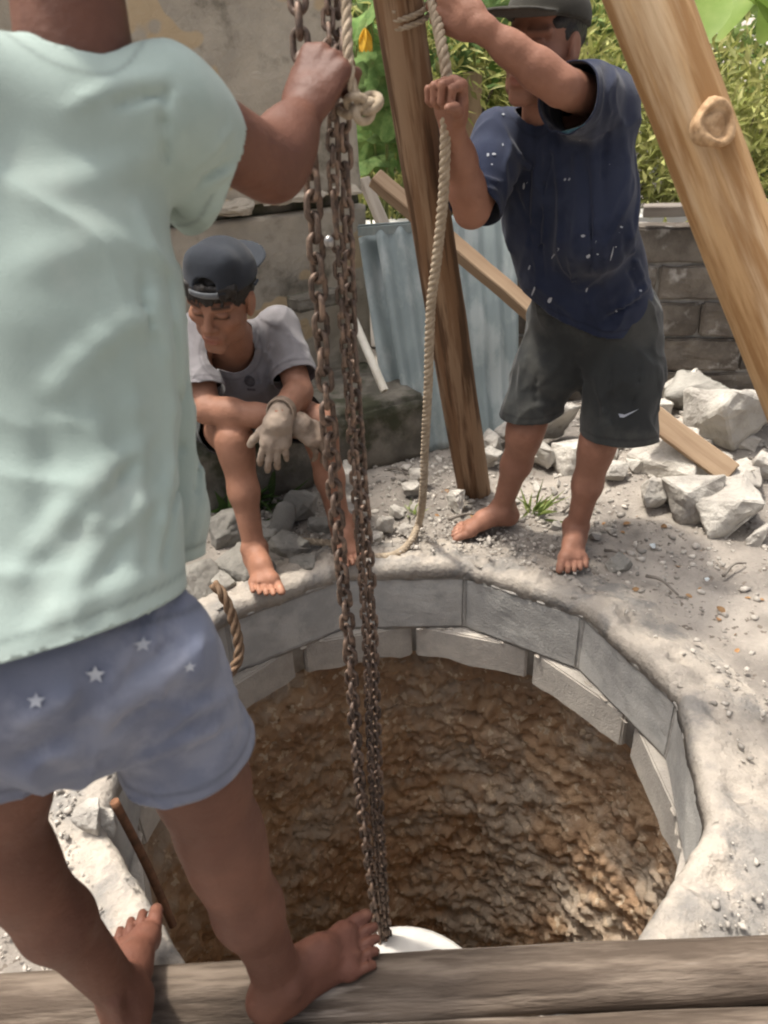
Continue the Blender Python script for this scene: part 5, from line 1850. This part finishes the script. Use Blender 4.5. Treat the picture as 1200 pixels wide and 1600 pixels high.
# ------------------------------------------------------------------ 1: person in the mint shirt, back to us
def person_mint():
    root = empty('person', (-0.28, 0.72, 0.10), 'barefoot person in mint green shirt and star print shorts standing on the log gripping chains', 'person')
    zl_ = 0.100
    hipc = at(120, 1015, 0.70)
    rh, lh = hipc + np.array([0.070, 0.01, -0.01]), hipc + np.array([-0.095, -0.02, 0.0])
    rk, lk = at(343, 1300, 0.715), at(2, 1320, 0.66)
    ra, la = at(446, 1540, 0.705), at(192, 1550, 0.68)
    neck = at(112, 85, 0.95)
    rs, ls = at(256, 165, 0.97), at(-165, 150, 0.84)
    re_, rw = at(424, 262, 1.12), at(470, 180, 1.215)
    le_, lw = ls + np.array([-0.10, 0.10, -0.24]), ls + np.array([-0.02, 0.28, -0.12])
    vol = Vol((-0.84, 0.44, 0.07), (0.06, 1.40, 1.80), 0.0040)
    ff = nrm([0.25, 0.97, 0])
    # legs and feet
    add_leg(vol, rh, rk, ra, ff, 1.0, (0.066, 0.056)); add_leg(vol, lh, lk, la, ff, 0.96, (0.064, 0.054))
    mr, Pr = add_foot(vol, ra, on(592, 1452, .11) - ra, zl_, True, 1.0)
    ml, Pl = add_foot(vol, la, on(214, 1440, .11) - la, zl_, False, 1.0)
    # trunk
    chest = 0.5 * (rs + ls) * 0.55 + 0.45 * hipc
    mid = 0.5 * (neck + hipc)
    vol.add(cone(rh, lh, 0.05, 0.05), 0.02)
    sp_ = nrm(neck - hipc); dp_ = perp([0, 1, 0], sp_); sf_ = np.array([-0.03, 0.01, 0])
    vol.add(cone(hipc + Zv * 0.02, mid + sf_, 0.075, 0.085, dp_, 0.8), 0.03)
    vol.add(cone(mid + sf_, neck - sp_ * 0.18 + sf_, 0.085, 0.07, dp_, 0.8), 0.04)
    vol.add(cone(rs - Zv * 0.035, ls - Zv * 0.035, 0.032, 0.032), 0.03)
    vol.add(cone(neck - Zv * 0.05, neck + np.array([0.0, 0.035, 0.085]), 0.062, 0.056), 0.03)
    H = Head(neck + np.array([0.005, 0.065, 0.185]), (0.35, 0.9, -0.2), (0, 0.2, 1), 1.0)
    add_head(vol, H)
    add_arm(vol, rs, re_, rw, 1.0); add_arm(vol, ls, le_, lw, 1.0)
    # hand closed on the chains: back of the hand to us
    hd = nrm(at(508, 100, 1.255) - rw)
    add_hand(vol, rw, hd, (0.42, 0.88, -0.2), True, (58, 88, 60), thumb=(0.55, 0.35, 0.8), tc=(0.3, 0.6), s=1.06)
    add_hand(vol, lw, lw - le_, (0.6, 0.2, -0.4), False, (30, 40, 25))
    t_ = [dusty(Pr(0.1, 0, 0.02), 0.16, (1.25, 1.15, 1.15), 0.8), dusty(Pl(0.1, 0, 0.02), 0.16, (1.25, 1.15, 1.15), 0.8),
          nails([(Pr(0.135 + 0.045, 0.032, 0.026), 0.007), (Pl(0.135 + 0.045, 0.032, 0.026), 0.007)]), lambda V, rgb: head_tint(H, V, rgb)]
    b = body_mesh('body', vol, M['skin_a'], root, t_)
    # hair
    hv = Vol(H.c - 0.14, H.c + 0.14, 0.005)
    hv.add(H.e(0, -0.020, 0.040, 0.080, 0.098, 0.086), 0.01)
    hv.sub(H.e(0, 0.075, -0.03, 0.075, 0.07, 0.09), 0.01)
    hv.plane(H.p(0, 0, -0.035), -H.u)
    hv.disp(lambda P: 0.006 * fbm(P * 60, 3))
    link('hair', hv.mesh('hair'), M['hair'], root)
    # shirt
    G = Garment((-0.86, 0.36, 0.70), (0.02, 1.26, 1.66), 0.0048, 0.0045)
    lat = nrm(rs - ls); spine = nrm(neck - hipc); dep = perp(np.cross(lat, spine), spine)
    if dep[1] < 0: dep = -dep
    def C_(px, py, Y): return at(px, py, Y)
    o_ = lambda x, y=0.0: np.array([x, y, 0])
    S = [(neck - spine * 0.10 + o_(-0.01), 0.070, 0.80), (neck - spine * 0.16 + o_(-0.03), 0.128, 0.66), (neck - spine * 0.26 + o_(-0.042), 0.150, 0.70), (mid + o_(-0.042, 0.015), 0.150, 0.74),
         (hipc + spine * 0.13 + o_(-0.038, 0.00), 0.150, 0.80), (hipc + spine * 0.02 + o_(-0.030, -0.012), 0.156, 0.88), (hipc - Zv * 0.13 + o_(-0.02, -0.012), 0.164, 0.92)]
    G.tube(S, dep, 0.03)
    # shoulders and sleeves
    G.tube([(neck - spine * 0.068 + lat * 0.03, 0.064, 1), (rs - Zv * 0.006, 0.060, 1)], None, 0.04)
    G.tube([(neck - spine * 0.062 - lat * 0.03, 0.068, 1), (ls + Zv * 0.015, 0.066, 1)], None, 0.04)
    cr = at(316, 262, 1.045)
    G.tube([(rs - Zv * 0.006, 0.061, 1), (rs * 0.5 + cr * 0.5 + Zv * 0.004, 0.066, 1), (cr, 0.066, 1)], None, 0.03, end_cut=nrm(re_ - rs) + np.array([0.55, 0, -0.05]))
    cl = ls + (le_ - ls) * 0.75
    G.tube([(ls, 0.068, 1), (cl, 0.074, 1)], None, 0.03, end_cut=cl - ls)
    # loose front panel hanging from the chest, beyond the flank
    fr = [(at(245, 430, 0.99), 0.030, 1), (at(254, 640, 0.98), 0.036, 1), (at(268, 800, 0.955), 0.045, 1), (at(272, 940, 0.93), 0.050, 1)]
    G.tube(fr, None, 0.035)
    F = [(60, 290, 250, 235, 0.016, 0.004), (110, 170, 262, 118, 0.008, 0.005), (180, 165, 262, 150, 0.005, -0.005), (267, 100, 272, 330, 0.005, -0.006), (274, 110, 279, 320, 0.006, 0.003),
         (215, 330, 262, 420, 0.010, 0.006), (225, 420, 245, 560, 0.008, -0.005), (60, 640, 245, 480, 0.014, 0.005), (30, 900, 225, 690, 0.013, 0.006), (90, 950, 262, 760, 0.010, 0.006), (120, 830, 240, 700, 0.008, -0.004),
         (280, 265, 358, 205, 0.006, 0.008), (290, 300, 366, 250, 0.005, -0.006), (300, 310, 364, 268, 0.005, 0.007), (285, 330, 350, 322, 0.006, 0.005), (242, 470, 238, 900, 0.010, 0.007), (258, 430, 256, 880, 0.006, -0.008),
         (20, 430, 190, 380, 0.018, 0.003), (60, 985, 250, 900, 0.012, 0.004), (292, 500, 308, 850, 0.006, 0.006), (282, 480, 296, 840, 0.005, -0.006), (200, 560, 190, 940, 0.012, 0.005), (140, 600, 120, 960, 0.014, 0.004), (60, 560, 40, 960, 0.016, -0.004)]
    G.folds(F, 0.003, (5, 5, 4), 3, rn=0.0028, rf=(8, 8, 3))
    p1, p2, p3 = G.surf(5, 1035), G.surf(262, 940), at(330, 862, 0.96)
    hn = nrm(np.cross(p2 - p1, p3 - p1))
    if hn[2] > 0: hn = -hn
    sh_ = G.build('shirt', M['mint'], root, cuts=[(p2, hn)], holes=[cone(neck + spine * 0.004, neck + np.array([0, 0.05, 0.10]), 0.058, 0.085)])
    # stitched hem: a thin raised band just above the cut
    me = sh_.data
    # shorts
    G = Garment((-0.78, 0.42, 0.46), (0.06, 1.02, 1.18), 0.0048, 0.0045)
    G.tube([(hipc + spine * 0.08 + np.array([-0.03, 0.02, 0]), 0.120, 0.82), (hipc + np.array([-0.018, 0.0, 0.0]), 0.142, 0.84), (hipc - Zv * 0.025 + np.array([-0.012, 0, 0]), 0.138, 0.88)], dep, 0.03)
    rc = at(292, 1172, 0.722); lc_ = at(-28, 1192, 0.665)
    G.tube([(rh - Zv * 0.01, 0.086, 1), (rh * 0.5 + rc * 0.5, 0.083, 1), (rc, 0.086, 1)], None, 0.018, end_cut=nrm(rc - rh) + np.array([-0.05, -0.05, 0.0]), extend=0.035)
    G.tube([(lh - Zv * 0.01, 0.086, 1), (lh * 0.5 + lc_ * 0.5, 0.082, 1), (lc_, 0.083, 1)], None, 0.018, end_cut=nrm(lc_ - lh) + np.array([0.1, -0.10, 0]), extend=0.035)
    F = [(150, 1130, 300, 1040, 0.011, 0.007), (230, 1090, 330, 1000, 0.008, 0.006), (250, 1150, 375, 1080, 0.007, 0.006), (200, 1200, 370, 1140, 0.009, 0.005), (135, 1060, 150, 1190, 0.012, -0.009), (40, 1130, 130, 1080, 0.010, 0.007),
         (190, 1060, 290, 985, 0.007, -0.005), (300, 1180, 385, 1130, 0.006, -0.005), (20, 1200, 120, 1150, 0.009, -0.006), (170, 1150, 250, 1090, 0.007, -0.005)]
    G.folds(F, 0.004, (12, 12, 16), 11, rn=0.0035, rf=(14, 14, 9))
    so = G.build('shorts', M['blue_short'], root, cuts=[(hipc + spine * 0.07, spine)])
    for (px, py, r_) in ((227, 1005, 0.0085), (152, 1053, 0.0098), (62, 1092, 0.0088), (300, 1040, 0.006)):
        c = G.surf(px, py)
        decal(so, star(r_), c, _rt, _up, M['print_white'], 'star_print', toward=CAMP, lift=0.0035)
    return root


# ------------------------------------------------------------------ 2: seated person in the grey tee
def person_seated():
    root = empty('person', (-0.43, 2.45, 0.0), 'barefoot person in grey shirt and backwards black cap sitting with gloved hands crossed', 'person')
    rh, lh = at(335, 650, 2.56), at(425, 640, 2.62)
    rk, lk = at(366, 688, 2.14), at(497, 662, 2.22)
    ra, la = at(399, 868, 2.06), at(538, 850, 2.21)
    neck = at(362, 520, 2.34)
    rs, ls = at(300, 525, 2.36), at(436, 512, 2.44)
    re_, rw = at(322, 640, 2.17), at(455, 655, 2.105)
    le_, lw = at(468, 612, 2.26), at(437, 645, 2.06)
    vol = Vol((-0.80, 1.84, 0.0), (0.06, 2.80, 1.14), 0.0040)
    ff = nrm([0.15, -0.98, 0])
    add_leg(vol, rh, rk, ra, ff + Zv * 0.5, 0.97); add_leg(vol, lh, lk, la, ff + Zv * 0.5, 0.97)
    g1 = 0.050
    mr, Pr = add_foot(vol, ra, on(425, 938, .045) - ra, g1, True, 1.0)
    ml, Pl = add_foot(vol, la, on(548, 893, .045) - la, 0.046, False, 0.98)
    hipc = 0.5 * (rh + lh)
    chest = neck * 0.72 + hipc * 0.28
    vol.add(cone(rh + Zv * 0.02, lh + Zv * 0.02, 0.10, 0.10), 0.03)
    vol.add(cone(hipc + Zv * 0.05, chest, 0.085, 0.080), 0.05)
    vol.add(cone(rs, ls, 0.034, 0.034), 0.04)
    vol.add(cone(chest, neck - Zv * 0.02, 0.085, 0.060), 0.04)
    hc = at(346, 464, 2.205)
    vol.add(cone(neck - Zv * 0.03, hc + np.array([0.0, 0.03, -0.06]), 0.058, 0.052), 0.03)
    H = Head(hc, (-0.26, -0.90, -0.30), (0.05, -0.30, 0.9), 1.12)
    add_head(vol, H)
    add_arm(vol, rs, re_, rw, 0.97); add_arm(vol, ls, le_, lw, 0.95)
    vol.add(cone(rw, rw + nrm([0.8, -0.1, -0.55]) * 0.05, 0.014, 0.012), 0.01)
    vol.add(cone(lw, lw + nrm([-0.2, -0.2, -0.95]) * 0.05, 0.014, 0.012), 0.01)
    t_ = [dusty(Pr(0.1, 0, 0.02), 0.15, (1.3, 1.25, 1.2), 0.9), dusty(Pl(0.1, 0, 0.02), 0.15, (1.3, 1.25, 1.2), 0.9), lambda V, rgb: head_tint(H, V, rgb),
          nails([(P_(a_ + l_ * 0.66, b_ * 1.07, 0.022), 0.0055) for P_ in (Pr, Pl) for (a_, b_, l_) in ((0.135, 0.030, 0.052), (0.142, 0.009, 0.044), (0.136, -0.008, 0.040), (0.127, -0.023, 0.036), (0.114, -0.037, 0.031))])]
    body_mesh('body', vol, M['skin_b'], root, t_)
    # gloves: left hand hangs over, right hand crosses under it
    for (wr_, d_, n_, rt, cu, el, nm) in ((lw, (-0.22, -0.22, -0.95), (0.0, 0.95, -0.25), False, ((16, 20, 15), (12, 20, 14), (14, 22, 16), (18, 26, 18)), le_, 'glove'),
                                          (rw, (0.74, -0.05, -0.66), (-0.55, 0.50, -0.62), True, ((18, 22, 15), (20, 26, 18), (24, 30, 20), (28, 34, 20)), re_, 'glove')):
        wr_ = np.asarray(wr_)
        gv = Vol(wr_ - 0.20, wr_ + 0.22, 0.0036)
        d_ = nrm(d_)
        add_hand(gv, wr_ + d_ * 0.012, d_, n_, rt, cu, thumb=(0.8, 0.6, 0.15), tc=(0.1, 0.2), s=0.98, fat=1.24, spread=0.10)
        bk_ = nrm(np.asarray(el) - wr_)
        gv.add(cone(wr_ + d_ * 0.03, wr_ + bk_ * 0.035, 0.039, 0.040, cut=[(wr_ + bk_ * 0.030, bk_)]), 0.008)
        gv.disp(lambda P: 0.0018 * fbm(P * 60, 3))
        g_ = link(nm, gv.mesh('glove'), M['glove'], root)
        # knitted cuff rings
        for q in range(3):
            c_ = wr_ + bk_ * (0.004 + 0.011 * q)
            u_ = nrm(np.cross(bk_, [0.3, 0.2, 1])); v_ = np.cross(bk_, u_)
            an_ = np.linspace(0, 2 * math.pi, 25)
            V, F_c = tube(np.array([c_ + 0.0390 * (math.cos(a) * u_ + math.sin(a) * v_) for a in an_]), 0.0038, 6, cap=False)
            link('cuff', mesh_from(V, F_c), M['glove'], g_, smooth=True)
    # hair under the cap
    hv = Vol(H.c - 0.15, H.c + 0.15, 0.0042)
    hv.add(H.e(0, -0.016, 0.040, 0.081, 0.101, 0.086), 0.01)
    hv.sub(H.e(0, 0.085, -0.048, 0.066, 0.080, 0.080), 0.012)
    hv.plane(H.p(0, 0, -0.030), nrm(-H.u - H.f * 0.2))
    for q in range(13):
        a = (q - 6) / 6
        hv.add(H.k((a * 0.062, 0.080 - 0.022 * a * a, 0.072), (a * 0.066 + 0.006, 0.096 - 0.03 * a * a, 0.040 + 0.006 * math.sin(q * 2.4)), 0.011, 0.004), 0.006)
    for x in (-1, 1): hv.sub(H.e(x * 0.086, 0.0, -0.008, 0.018, 0.03, 0.036), 0.004)
    hv.disp(lambda P: 0.004 * fbm(P * 70, 3))
    link('hair', hv.mesh('hair'), M['hair'], root)
    # backwards cap: crown with the strap gap over the forehead, brim behind
    cv = Vol(H.c - 0.20, H.c + 0.20, 0.0042)
    cv.add(H.e(0, -0.012, 0.052, 0.090, 0.109, 0.092), 0.01)
    cv.add(H.k((-0.03, 0.03, 0.115), (0.03, 0.03, 0.115), 0.032, 0.032), 0.03)
    iv_ = Vol(H.c - 0.20, H.c + 0.20, 0.0042)
    iv_.add(H.e(0, -0.012, 0.050, 0.084, 0.103, 0.087), 0.01)
    iv_.add(H.k((-0.03, 0.03, 0.113), (0.03, 0.03, 0.113), 0.026, 0.026), 0.03)
    cv.plane(H.p(0, 0.05, 0.060), nrm(-H.u + H.f * 0.06))
    cv.sub(H.e(-0.002, 0.10, 0.082, 0.030, 0.05, 0.022), 0.003)
    cv.add(H.k((-0.095, 0.0, 0.052), (-0.09, -0.03, 0.045), 0.004, 0.004), 0.002)
    cv.add(ell(H.p(0, -0.125, 0.040), H.M @ np.eye(3), np.array([0.075, 0.085, 0.006]) * H.s), 0.006)
    cap = link('cap', cv.mesh('cap'), M['cap_dark'], root)
    V, F_ = tube(np.array([H.p(math.sin(a) * 0.090, -0.012 + math.cos(a) * 0.110, 0.066) for a in np.linspace(-0.42, 0.42, 16)]), 0.0030, 8)
    V = np.asarray(V); q = H.loc(V); q[:, 2] = 0.066 + (q[:, 2] - 0.066) * 3.0
    link('cap_strap', mesh_from(H.c + H.s * (q @ H.M), F_), M['strap'], cap, smooth=True)
    # tee
    G = Garment((-0.74, 2.02, 0.30), (-0.06, 2.80, 0.98), 0.0044, 0.004)
    lat = nrm(ls - rs); spine = nrm(neck - hipc); dep = perp([0.1, -1, 0.2], spine)
    S = [(neck - spine * 0.07 + dep * -0.005, 0.072, 0.80), (neck - spine * 0.12 + dep * 0.015, 0.130, 0.74), (neck - spine * 0.20 + dep * 0.035, 0.158, 0.76), (hipc + spine * 0.15 + dep * 0.04, 0.160, 0.80), (hipc + spine * 0.02 + dep * 0.02, 0.165, 0.84)]
    G.tube(S, dep, 0.035)
    for (sh_, el, sg) in ((rs, re_, -1), (ls, le_, 1)):
        cu = sh_ + (el - sh_) * 0.78
        G.tube([(neck - spine * 0.06 + lat * 0.03 * sg, 0.058, 1), (sh_ - Zv * 0.004, 0.060, 1)], None, 0.045)
        G.tube([(sh_ - Zv * 0.004, 0.066, 1), (cu, 0.064, 1)], None, 0.025, end_cut=cu - sh_, extend=0.035)
    F = [(325, 540, 375, 605, 0.008, 0.007), (315, 560, 352, 620, 0.006, 0.007), (320, 548, 360, 612, 0.005, -0.006), (402, 515, 410, 615, 0.006, -0.009), (424, 500, 404, 600, 0.008, 0.006), (418, 592, 462, 570, 0.005, -0.006), (422, 582, 460, 558, 0.005, 0.006),
         (296, 578, 330, 596, 0.005, 0.006), (296, 590, 330, 606, 0.004, -0.006), (297, 600, 328, 614, 0.004, 0.005), (355, 620, 400, 640, 0.008, 0.006), (340, 560, 390, 590, 0.007, 0.005), (440, 500, 462, 560, 0.007, 0.005)]
    G.folds(F, 0.004, (9, 9, 9), 5, rn=0.0035, rf=(12, 12, 7))
    te = G.build('shirt', M['grey_tee'], root, cuts=[(hipc + spine * 0.01, -spine)],
                 holes=[cone(neck - spine * 0.03 + dep * 0.040, neck + spine * 0.05 + dep * 0.10, 0.070, 0.075), cone(neck - spine * 0.01, neck + spine * 0.10, 0.064, 0.07)])
    ring_ = [(0.011 * math.cos(a) , 0.013 * math.sin(a)) for a in np.linspace(0, 2 * math.pi, 16, endpoint=False)]
    # small chest print: an open rounded figure with a bar under it
    def arc(r0, r1, a0, a1, cx, cy, n=14):
        A = np.linspace(a0, a1, n)
        return [(cx + r0 * math.cos(a), cy + r0 * math.sin(a)) for a in A] + [(cx + r1 * math.cos(a), cy + r1 * math.sin(a)) for a in A[::-1]]
    pc_ = G.surf(391, 600)
    decal(te, arc(0.016, 0.009, -0.3, 5.6, 0, 0.007), pc_, _rt, _up, M['print_dark'], 'chest_print', toward=CAMP, lift=0.0035)
    decal(te, [(-0.010, -0.020), (0.014, -0.020), (0.014, -0.013), (-0.010, -0.013)], pc_, _rt, _up, M['print_dark'], 'chest_print', toward=CAMP, lift=0.0035)
    # shorts
    G = Garment((-0.80, 2.06, 0.20), (-0.04, 2.80, 0.66), 0.0048, 0.0045)
    G.tube([(rh + Zv * 0.02, 0.118, 1), (lh + Zv * 0.02, 0.118, 1)], None, 0.03)
    for (h_, k_) in ((rh, rk), (lh, lk)):
        e_ = h_ + (k_ - h_) * 0.62
        G.tube([(h_, 0.100, 1), (e_, 0.084, 1)], None, 0.02, end_cut=e_ - h_, extend=0.035)
    G.folds([], 0.005, (10, 10, 10), 2, rn=0.003)
    G.build('shorts', M['black_short'], root)
    return root


# ------------------------------------------------------------------ 3: person in navy
def person_navy():
    root = empty('person', (0.52, 2.18, 0.0), 'barefoot person in paint spattered navy shirt, black shorts and cap gripping the rope', 'person')
    rh, lh = at(880, 505, 2.29), at(972, 500, 2.22)
    rk, lk = at(822, 668, 2.21), at(935, 690, 2.11)
    ra, la = at(783, 795, 2.29), at(898, 838, 2.15)
    neck = at(848, 165, 2.14)
    rs, ls = at(785, 215, 2.15), at(945, 160, 2.06)
    re_, rw = at(737, 328, 1.99), at(706, 196, 1.865)
    le_, lw = at(876, 135, 1.86), at(750, 42, 1.875)
    vol = Vol((0.06, 1.70, 0.0), (0.90, 2.46, 1.76), 0.0040)
    ff = nrm([-0.45, -0.9, 0])
    add_leg(vol, rh, rk, ra, nrm([-0.8, -0.6, 0]), 0.98); add_leg(vol, lh, lk, la, nrm([-0.2, -1, 0]), 0.96, (0.07, 0.055))
    mr, Pr = add_foot(vol, ra, (-0.93, -0.28, 0), 0.020, True, 1.0)
    ml, Pl = add_foot(vol, la, on(890, 905, .04) - la, 0.026, False, 1.0)
    hipc = 0.5 * (rh + lh); mid = 0.5 * (hipc + neck)
    vol.add(cone(rh, lh, 0.10, 0.10), 0.03)
    dp_ = nrm([-0.4, -0.9, 0])
    vol.add(cone(hipc + Zv * 0.04, mid, 0.09, 0.085, dp_, 0.8), 0.04)
    vol.add(cone(mid, neck - Zv * 0.10, 0.085, 0.045, dp_, 0.8), 0.02)
    vol.add(cone(rs - Zv * 0.035, ls - Zv * 0.035, 0.032, 0.032), 0.03)
    hc = at(848, 74, 2.08)
    vol.add(cone(neck - Zv * 0.03, hc + np.array([0.02, 0.03, -0.05]), 0.050, 0.055), 0.02)
    H = Head(hc, (-0.66, -0.74, 0.06), (0.06, 0.05, 1), 1.04)
    add_head(vol, H)
    add_arm(vol, rs, re_, rw, 1.0); add_arm(vol, ls, le_, lw, 0.90)
    add_hand(vol, rw + np.array([0.0, 0.0, 0.0]), (-0.12, -0.42, 0.90), (0.50, -0.75, -0.40) if False else (-0.55, -0.75, -0.40), True, (70, 92, 55), thumb=(0.7, 0.35, 0.7), tc=(0.3, 0.6), s=1.04)
    add_hand(vol, lw, at(690, 10, 1.915) - lw, (0.05, 0.95, 0.15), False, ((24, 34, 26), (28, 38, 28), (32, 40, 28), (36, 42, 30)), thumb=(0.75, 0.6, 0.35), tc=(0.2, 0.4), s=1.06)
    t_ = [dusty(Pr(0.1, 0, 0.02), 0.18, (1.15, 1.15, 1.15), 0.7), dusty(Pl(0.1, 0, 0.02), 0.18, (1.15, 1.15, 1.15), 0.7), lambda V, rgb: head_tint(H, V, rgb, 0.7),
          nails([(P_(a_ + l_ * 0.66, b_ * 1.07, 0.022), 0.0055) for P_ in (Pr, Pl) for (a_, b_, l_) in ((0.135, 0.030, 0.052), (0.142, 0.009, 0.044), (0.136, -0.008, 0.040), (0.127, -0.023, 0.036), (0.114, -0.037, 0.031))])]
    body_mesh('body', vol, M['skin_c'], root, t_)
    hv = Vol(H.c - 0.15, H.c + 0.15, 0.0045)
    hv.add(H.e(0, -0.018, 0.036, 0.078, 0.097, 0.085), 0.01)
    hv.sub(H.e(0, 0.085, -0.03, 0.075, 0.085, 0.09), 0.01)
    hv.plane(H.p(0, 0, -0.028), -H.u)
    for x in (-1, 1): hv.sub(H.e(x * 0.084, 0.004, -0.008, 0.018, 0.03, 0.036), 0.004)
    hv.disp(lambda P: 0.003 * fbm(P * 70, 3))
    link('hair', hv.mesh('hair'), M['hair'], root)
    cv = Vol(H.c - 0.24, H.c + 0.24, 0.0045); iv_ = Vol(H.c - 0.24, H.c + 0.24, 0.0045)
    cv.add(H.e(0, -0.014, 0.052, 0.089, 0.108, 0.088), 0.01); iv_.add(H.e(0, -0.014, 0.048, 0.084, 0.103, 0.086), 0.01)
    cv.plane(H.p(0, 0.0, 0.050), nrm(-H.u + H.f * 0.10))
    br = lambda X, Y, Z: None
    Mb = H.M
    cv.add(ell(H.p(0, 0.112, 0.058), Mb, np.array([0.082, 0.085, 0.008]) * H.s), 0.006)
    cap = link('cap', cv.mesh('cap'), M['cap_olive'], root)
    # shirt
    G = Garment((0.10, 1.72, 0.58), (0.98, 2.52, 1.60), 0.0048, 0.0045)
    lat = nrm(ls - rs); spine = nrm(neck - hipc); dep = perp([-0.40, -0.9, 0], spine)
    S = [(neck - spine * 0.075, 0.075, 0.80), (neck - spine * 0.13 + lat * 0.015, 0.138, 0.72), (neck - spine * 0.24 + lat * 0.015, 0.166, 0.74), (mid, 0.168, 0.78), (hipc + spine * 0.16, 0.174, 0.82), (hipc + spine * 0.02, 0.180, 0.86), (hipc - Zv * 0.08, 0.184, 0.88)]
    G.tube(S, dep, 0.035)
    for (sh_, el, sg, fr_) in ((rs, re_, -1, 0.92), (ls, le_, 1, 0.86)):
        cu = sh_ + (el - sh_) * fr_
        G.tube([(neck - spine * 0.065 + lat * 0.03 * sg, 0.062, 1), (sh_ - Zv * 0.004, 0.066, 1)], None, 0.05)
        G.tube([(sh_ - Zv * 0.004, 0.073, 1), (sh_ * 0.5 + cu * 0.5 - Zv * 0.008, 0.070, 1), (cu - Zv * (0.004 if sg < 0 else 0.016), 0.062, 1)], None, 0.03, end_cut=cu - sh_, extend=0.035)
    # drape under the raised arm
    G.tube([(ls - Zv * 0.06 + lat * -0.01, 0.075, 1), (ls - Zv * 0.30 + lat * 0.01, 0.105, 1)], None, 0.06)
    F = [(830, 195, 812, 430, 0.008, 0.010), (856, 190, 868, 420, 0.008, 0.010), (843, 200, 836, 420, 0.007, -0.009), (873, 200, 850, 430, 0.006, -0.008), (890, 190, 884, 480, 0.008, 0.009), (905, 200, 904, 545, 0.004, -0.010), (912, 200, 910, 545, 0.006, 0.005),
         (800, 225, 850, 320, 0.009, 0.009), (795, 260, 838, 360, 0.007, -0.008), (955, 485, 1018, 440, 0.009, 0.009), (940, 505, 1008, 468, 0.007, -0.007), (985, 350, 1012, 450, 0.009, 0.008), (975, 370, 1000, 460, 0.007, -0.006), (740, 268, 785, 285, 0.006, 0.007),
         (728, 300, 778, 305, 0.005, -0.006), (735, 285, 775, 296, 0.005, 0.006), (935, 165, 930, 280, 0.009, 0.007), (955, 180, 948, 330, 0.008, -0.007), (970, 190, 972, 340, 0.009, 0.007), (830, 440, 900, 500, 0.009, 0.007), (815, 470, 880, 525, 0.008, -0.006), (930, 420, 960, 500, 0.008, 0.006)]
    G.folds(F, 0.004, (8, 8, 5), 9, rn=0.004, rf=(11, 11, 5))
    p1, p2, p3 = at(800, 482, 2.14), at(900, 552, 2.03), at(1020, 490, 2.18)
    hn = nrm(np.cross(p2 - p1, p3 - p1))
    if hn[2] > 0: hn = -hn
    sh_ = G.build('shirt', M['navy'], root, cuts=[(p2, hn)], holes=[cone(neck + spine * 0.004 + dep * 0.020, neck + spine * 0.09 + dep * 0.03, 0.056, 0.072)])
    decal(sh_, [(-0.012, -0.016), (0.010, -0.018), (0.013, 0.012), (-0.004, 0.020), (-0.014, 0.006)], G.surf(884, 206), _rt, _up, M['print_teal'], 'chest_print', toward=CAMP, lift=0.003)
    for (px, py, w_, h_) in ((909, 371, 0.0055, 0.003), (919, 401, 0.005, 0.0045), (955, 398, 0.0016, 0.012), (771, 242, 0.005, 0.003), (762, 243, 0.0035, 0.005), (818, 292, 0.003, 0.007), (826, 420, 0.002, 0.004), (882, 282, 0.0025, 0.003), (889, 281, 0.0025, 0.003),
                            (768, 258, 0.003, 0.002), (833, 455, 0.002, 0.008), (858, 470, 0.005, 0.006), (870, 392, 0.003, 0.003), (970, 356, 0.005, 0.002), (1000, 455, 0.005, 0.003), (962, 487, 0.005, 0.002), (915, 455, 0.0025, 0.005), (786, 180, 0.004, 0.003), (785, 228, 0.002, 0.004)):
        n_ = 9
        rr_ = random.Random(px * py)
        decal(sh_, [(w_ * (0.7 + 0.5 * rr_.random()) * math.cos(a), h_ * (0.7 + 0.5 * rr_.random()) * math.sin(a)) for a in np.linspace(0, 6.28, n_, endpoint=False)], G.surf(px, py), _rt, _up, M['print_white'], 'paint_spot', toward=CAMP, lift=0.003)
    # shorts
    G = Garment((0.22, 1.86, 0.38), (0.98, 2.52, 1.02), 0.0048, 0.0045)
    G.tube([(hipc + spine * 0.14, 0.150, 0.82), (hipc + spine * 0.02, 0.168, 0.86), (hipc - Zv * 0.05, 0.165, 0.88)], dep, 0.03)
    rc, lc_ = at(830, 645, 2.215), at(958, 672, 2.135)
    G.tube([(rh, 0.108, 1), (rh * 0.5 + rc * 0.5, 0.100, 1), (rc, 0.082, 1)], None, 0.025, end_cut=(0.05, 0.03, -1), extend=0.035)
    G.tube([(lh, 0.110, 1), (lh * 0.5 + lc_ * 0.5 + np.array([0.01, -0.015, 0]), 0.114, 1), (lc_ + np.array([0.010, -0.030, 0]), 0.110, 1)], None, 0.025, end_cut=(-0.02, -0.08, -1), extend=0.04)
    F = [(900, 560, 905, 650, 0.010, -0.010), (1008, 560, 992, 630, 0.006, 0.008), (998, 565, 985, 640, 0.005, -0.006), (825, 560, 812, 640, 0.008, 0.007), (845, 570, 838, 640, 0.007, -0.006), (930, 590, 942, 680, 0.008, 0.008), (955, 580, 960, 680, 0.007, -0.006), (1022, 560, 1026, 660, 0.007, 0.007), (880, 560, 840, 600, 0.008, 0.006)]
    G.folds(F, 0.004, (9, 9, 6), 6, rn=0.004, rf=(11, 11, 6))
    so = G.build('shorts', M['black_short'], root, cuts=[(hipc + spine * 0.13, spine)])
    # small curved tick printed by the hem
    tick = [(-0.026, 0.000), (-0.022, -0.011), (-0.012, -0.012), (0.030, 0.012), (-0.010, -0.004), (-0.017, -0.002)]
    decal(so, tick, G.surf(981, 646), _rt, _up, M['print_white'], 'hem_print', toward=CAMP, lift=0.0035)
    return root


person_mint()
person_seated()
person_navy()
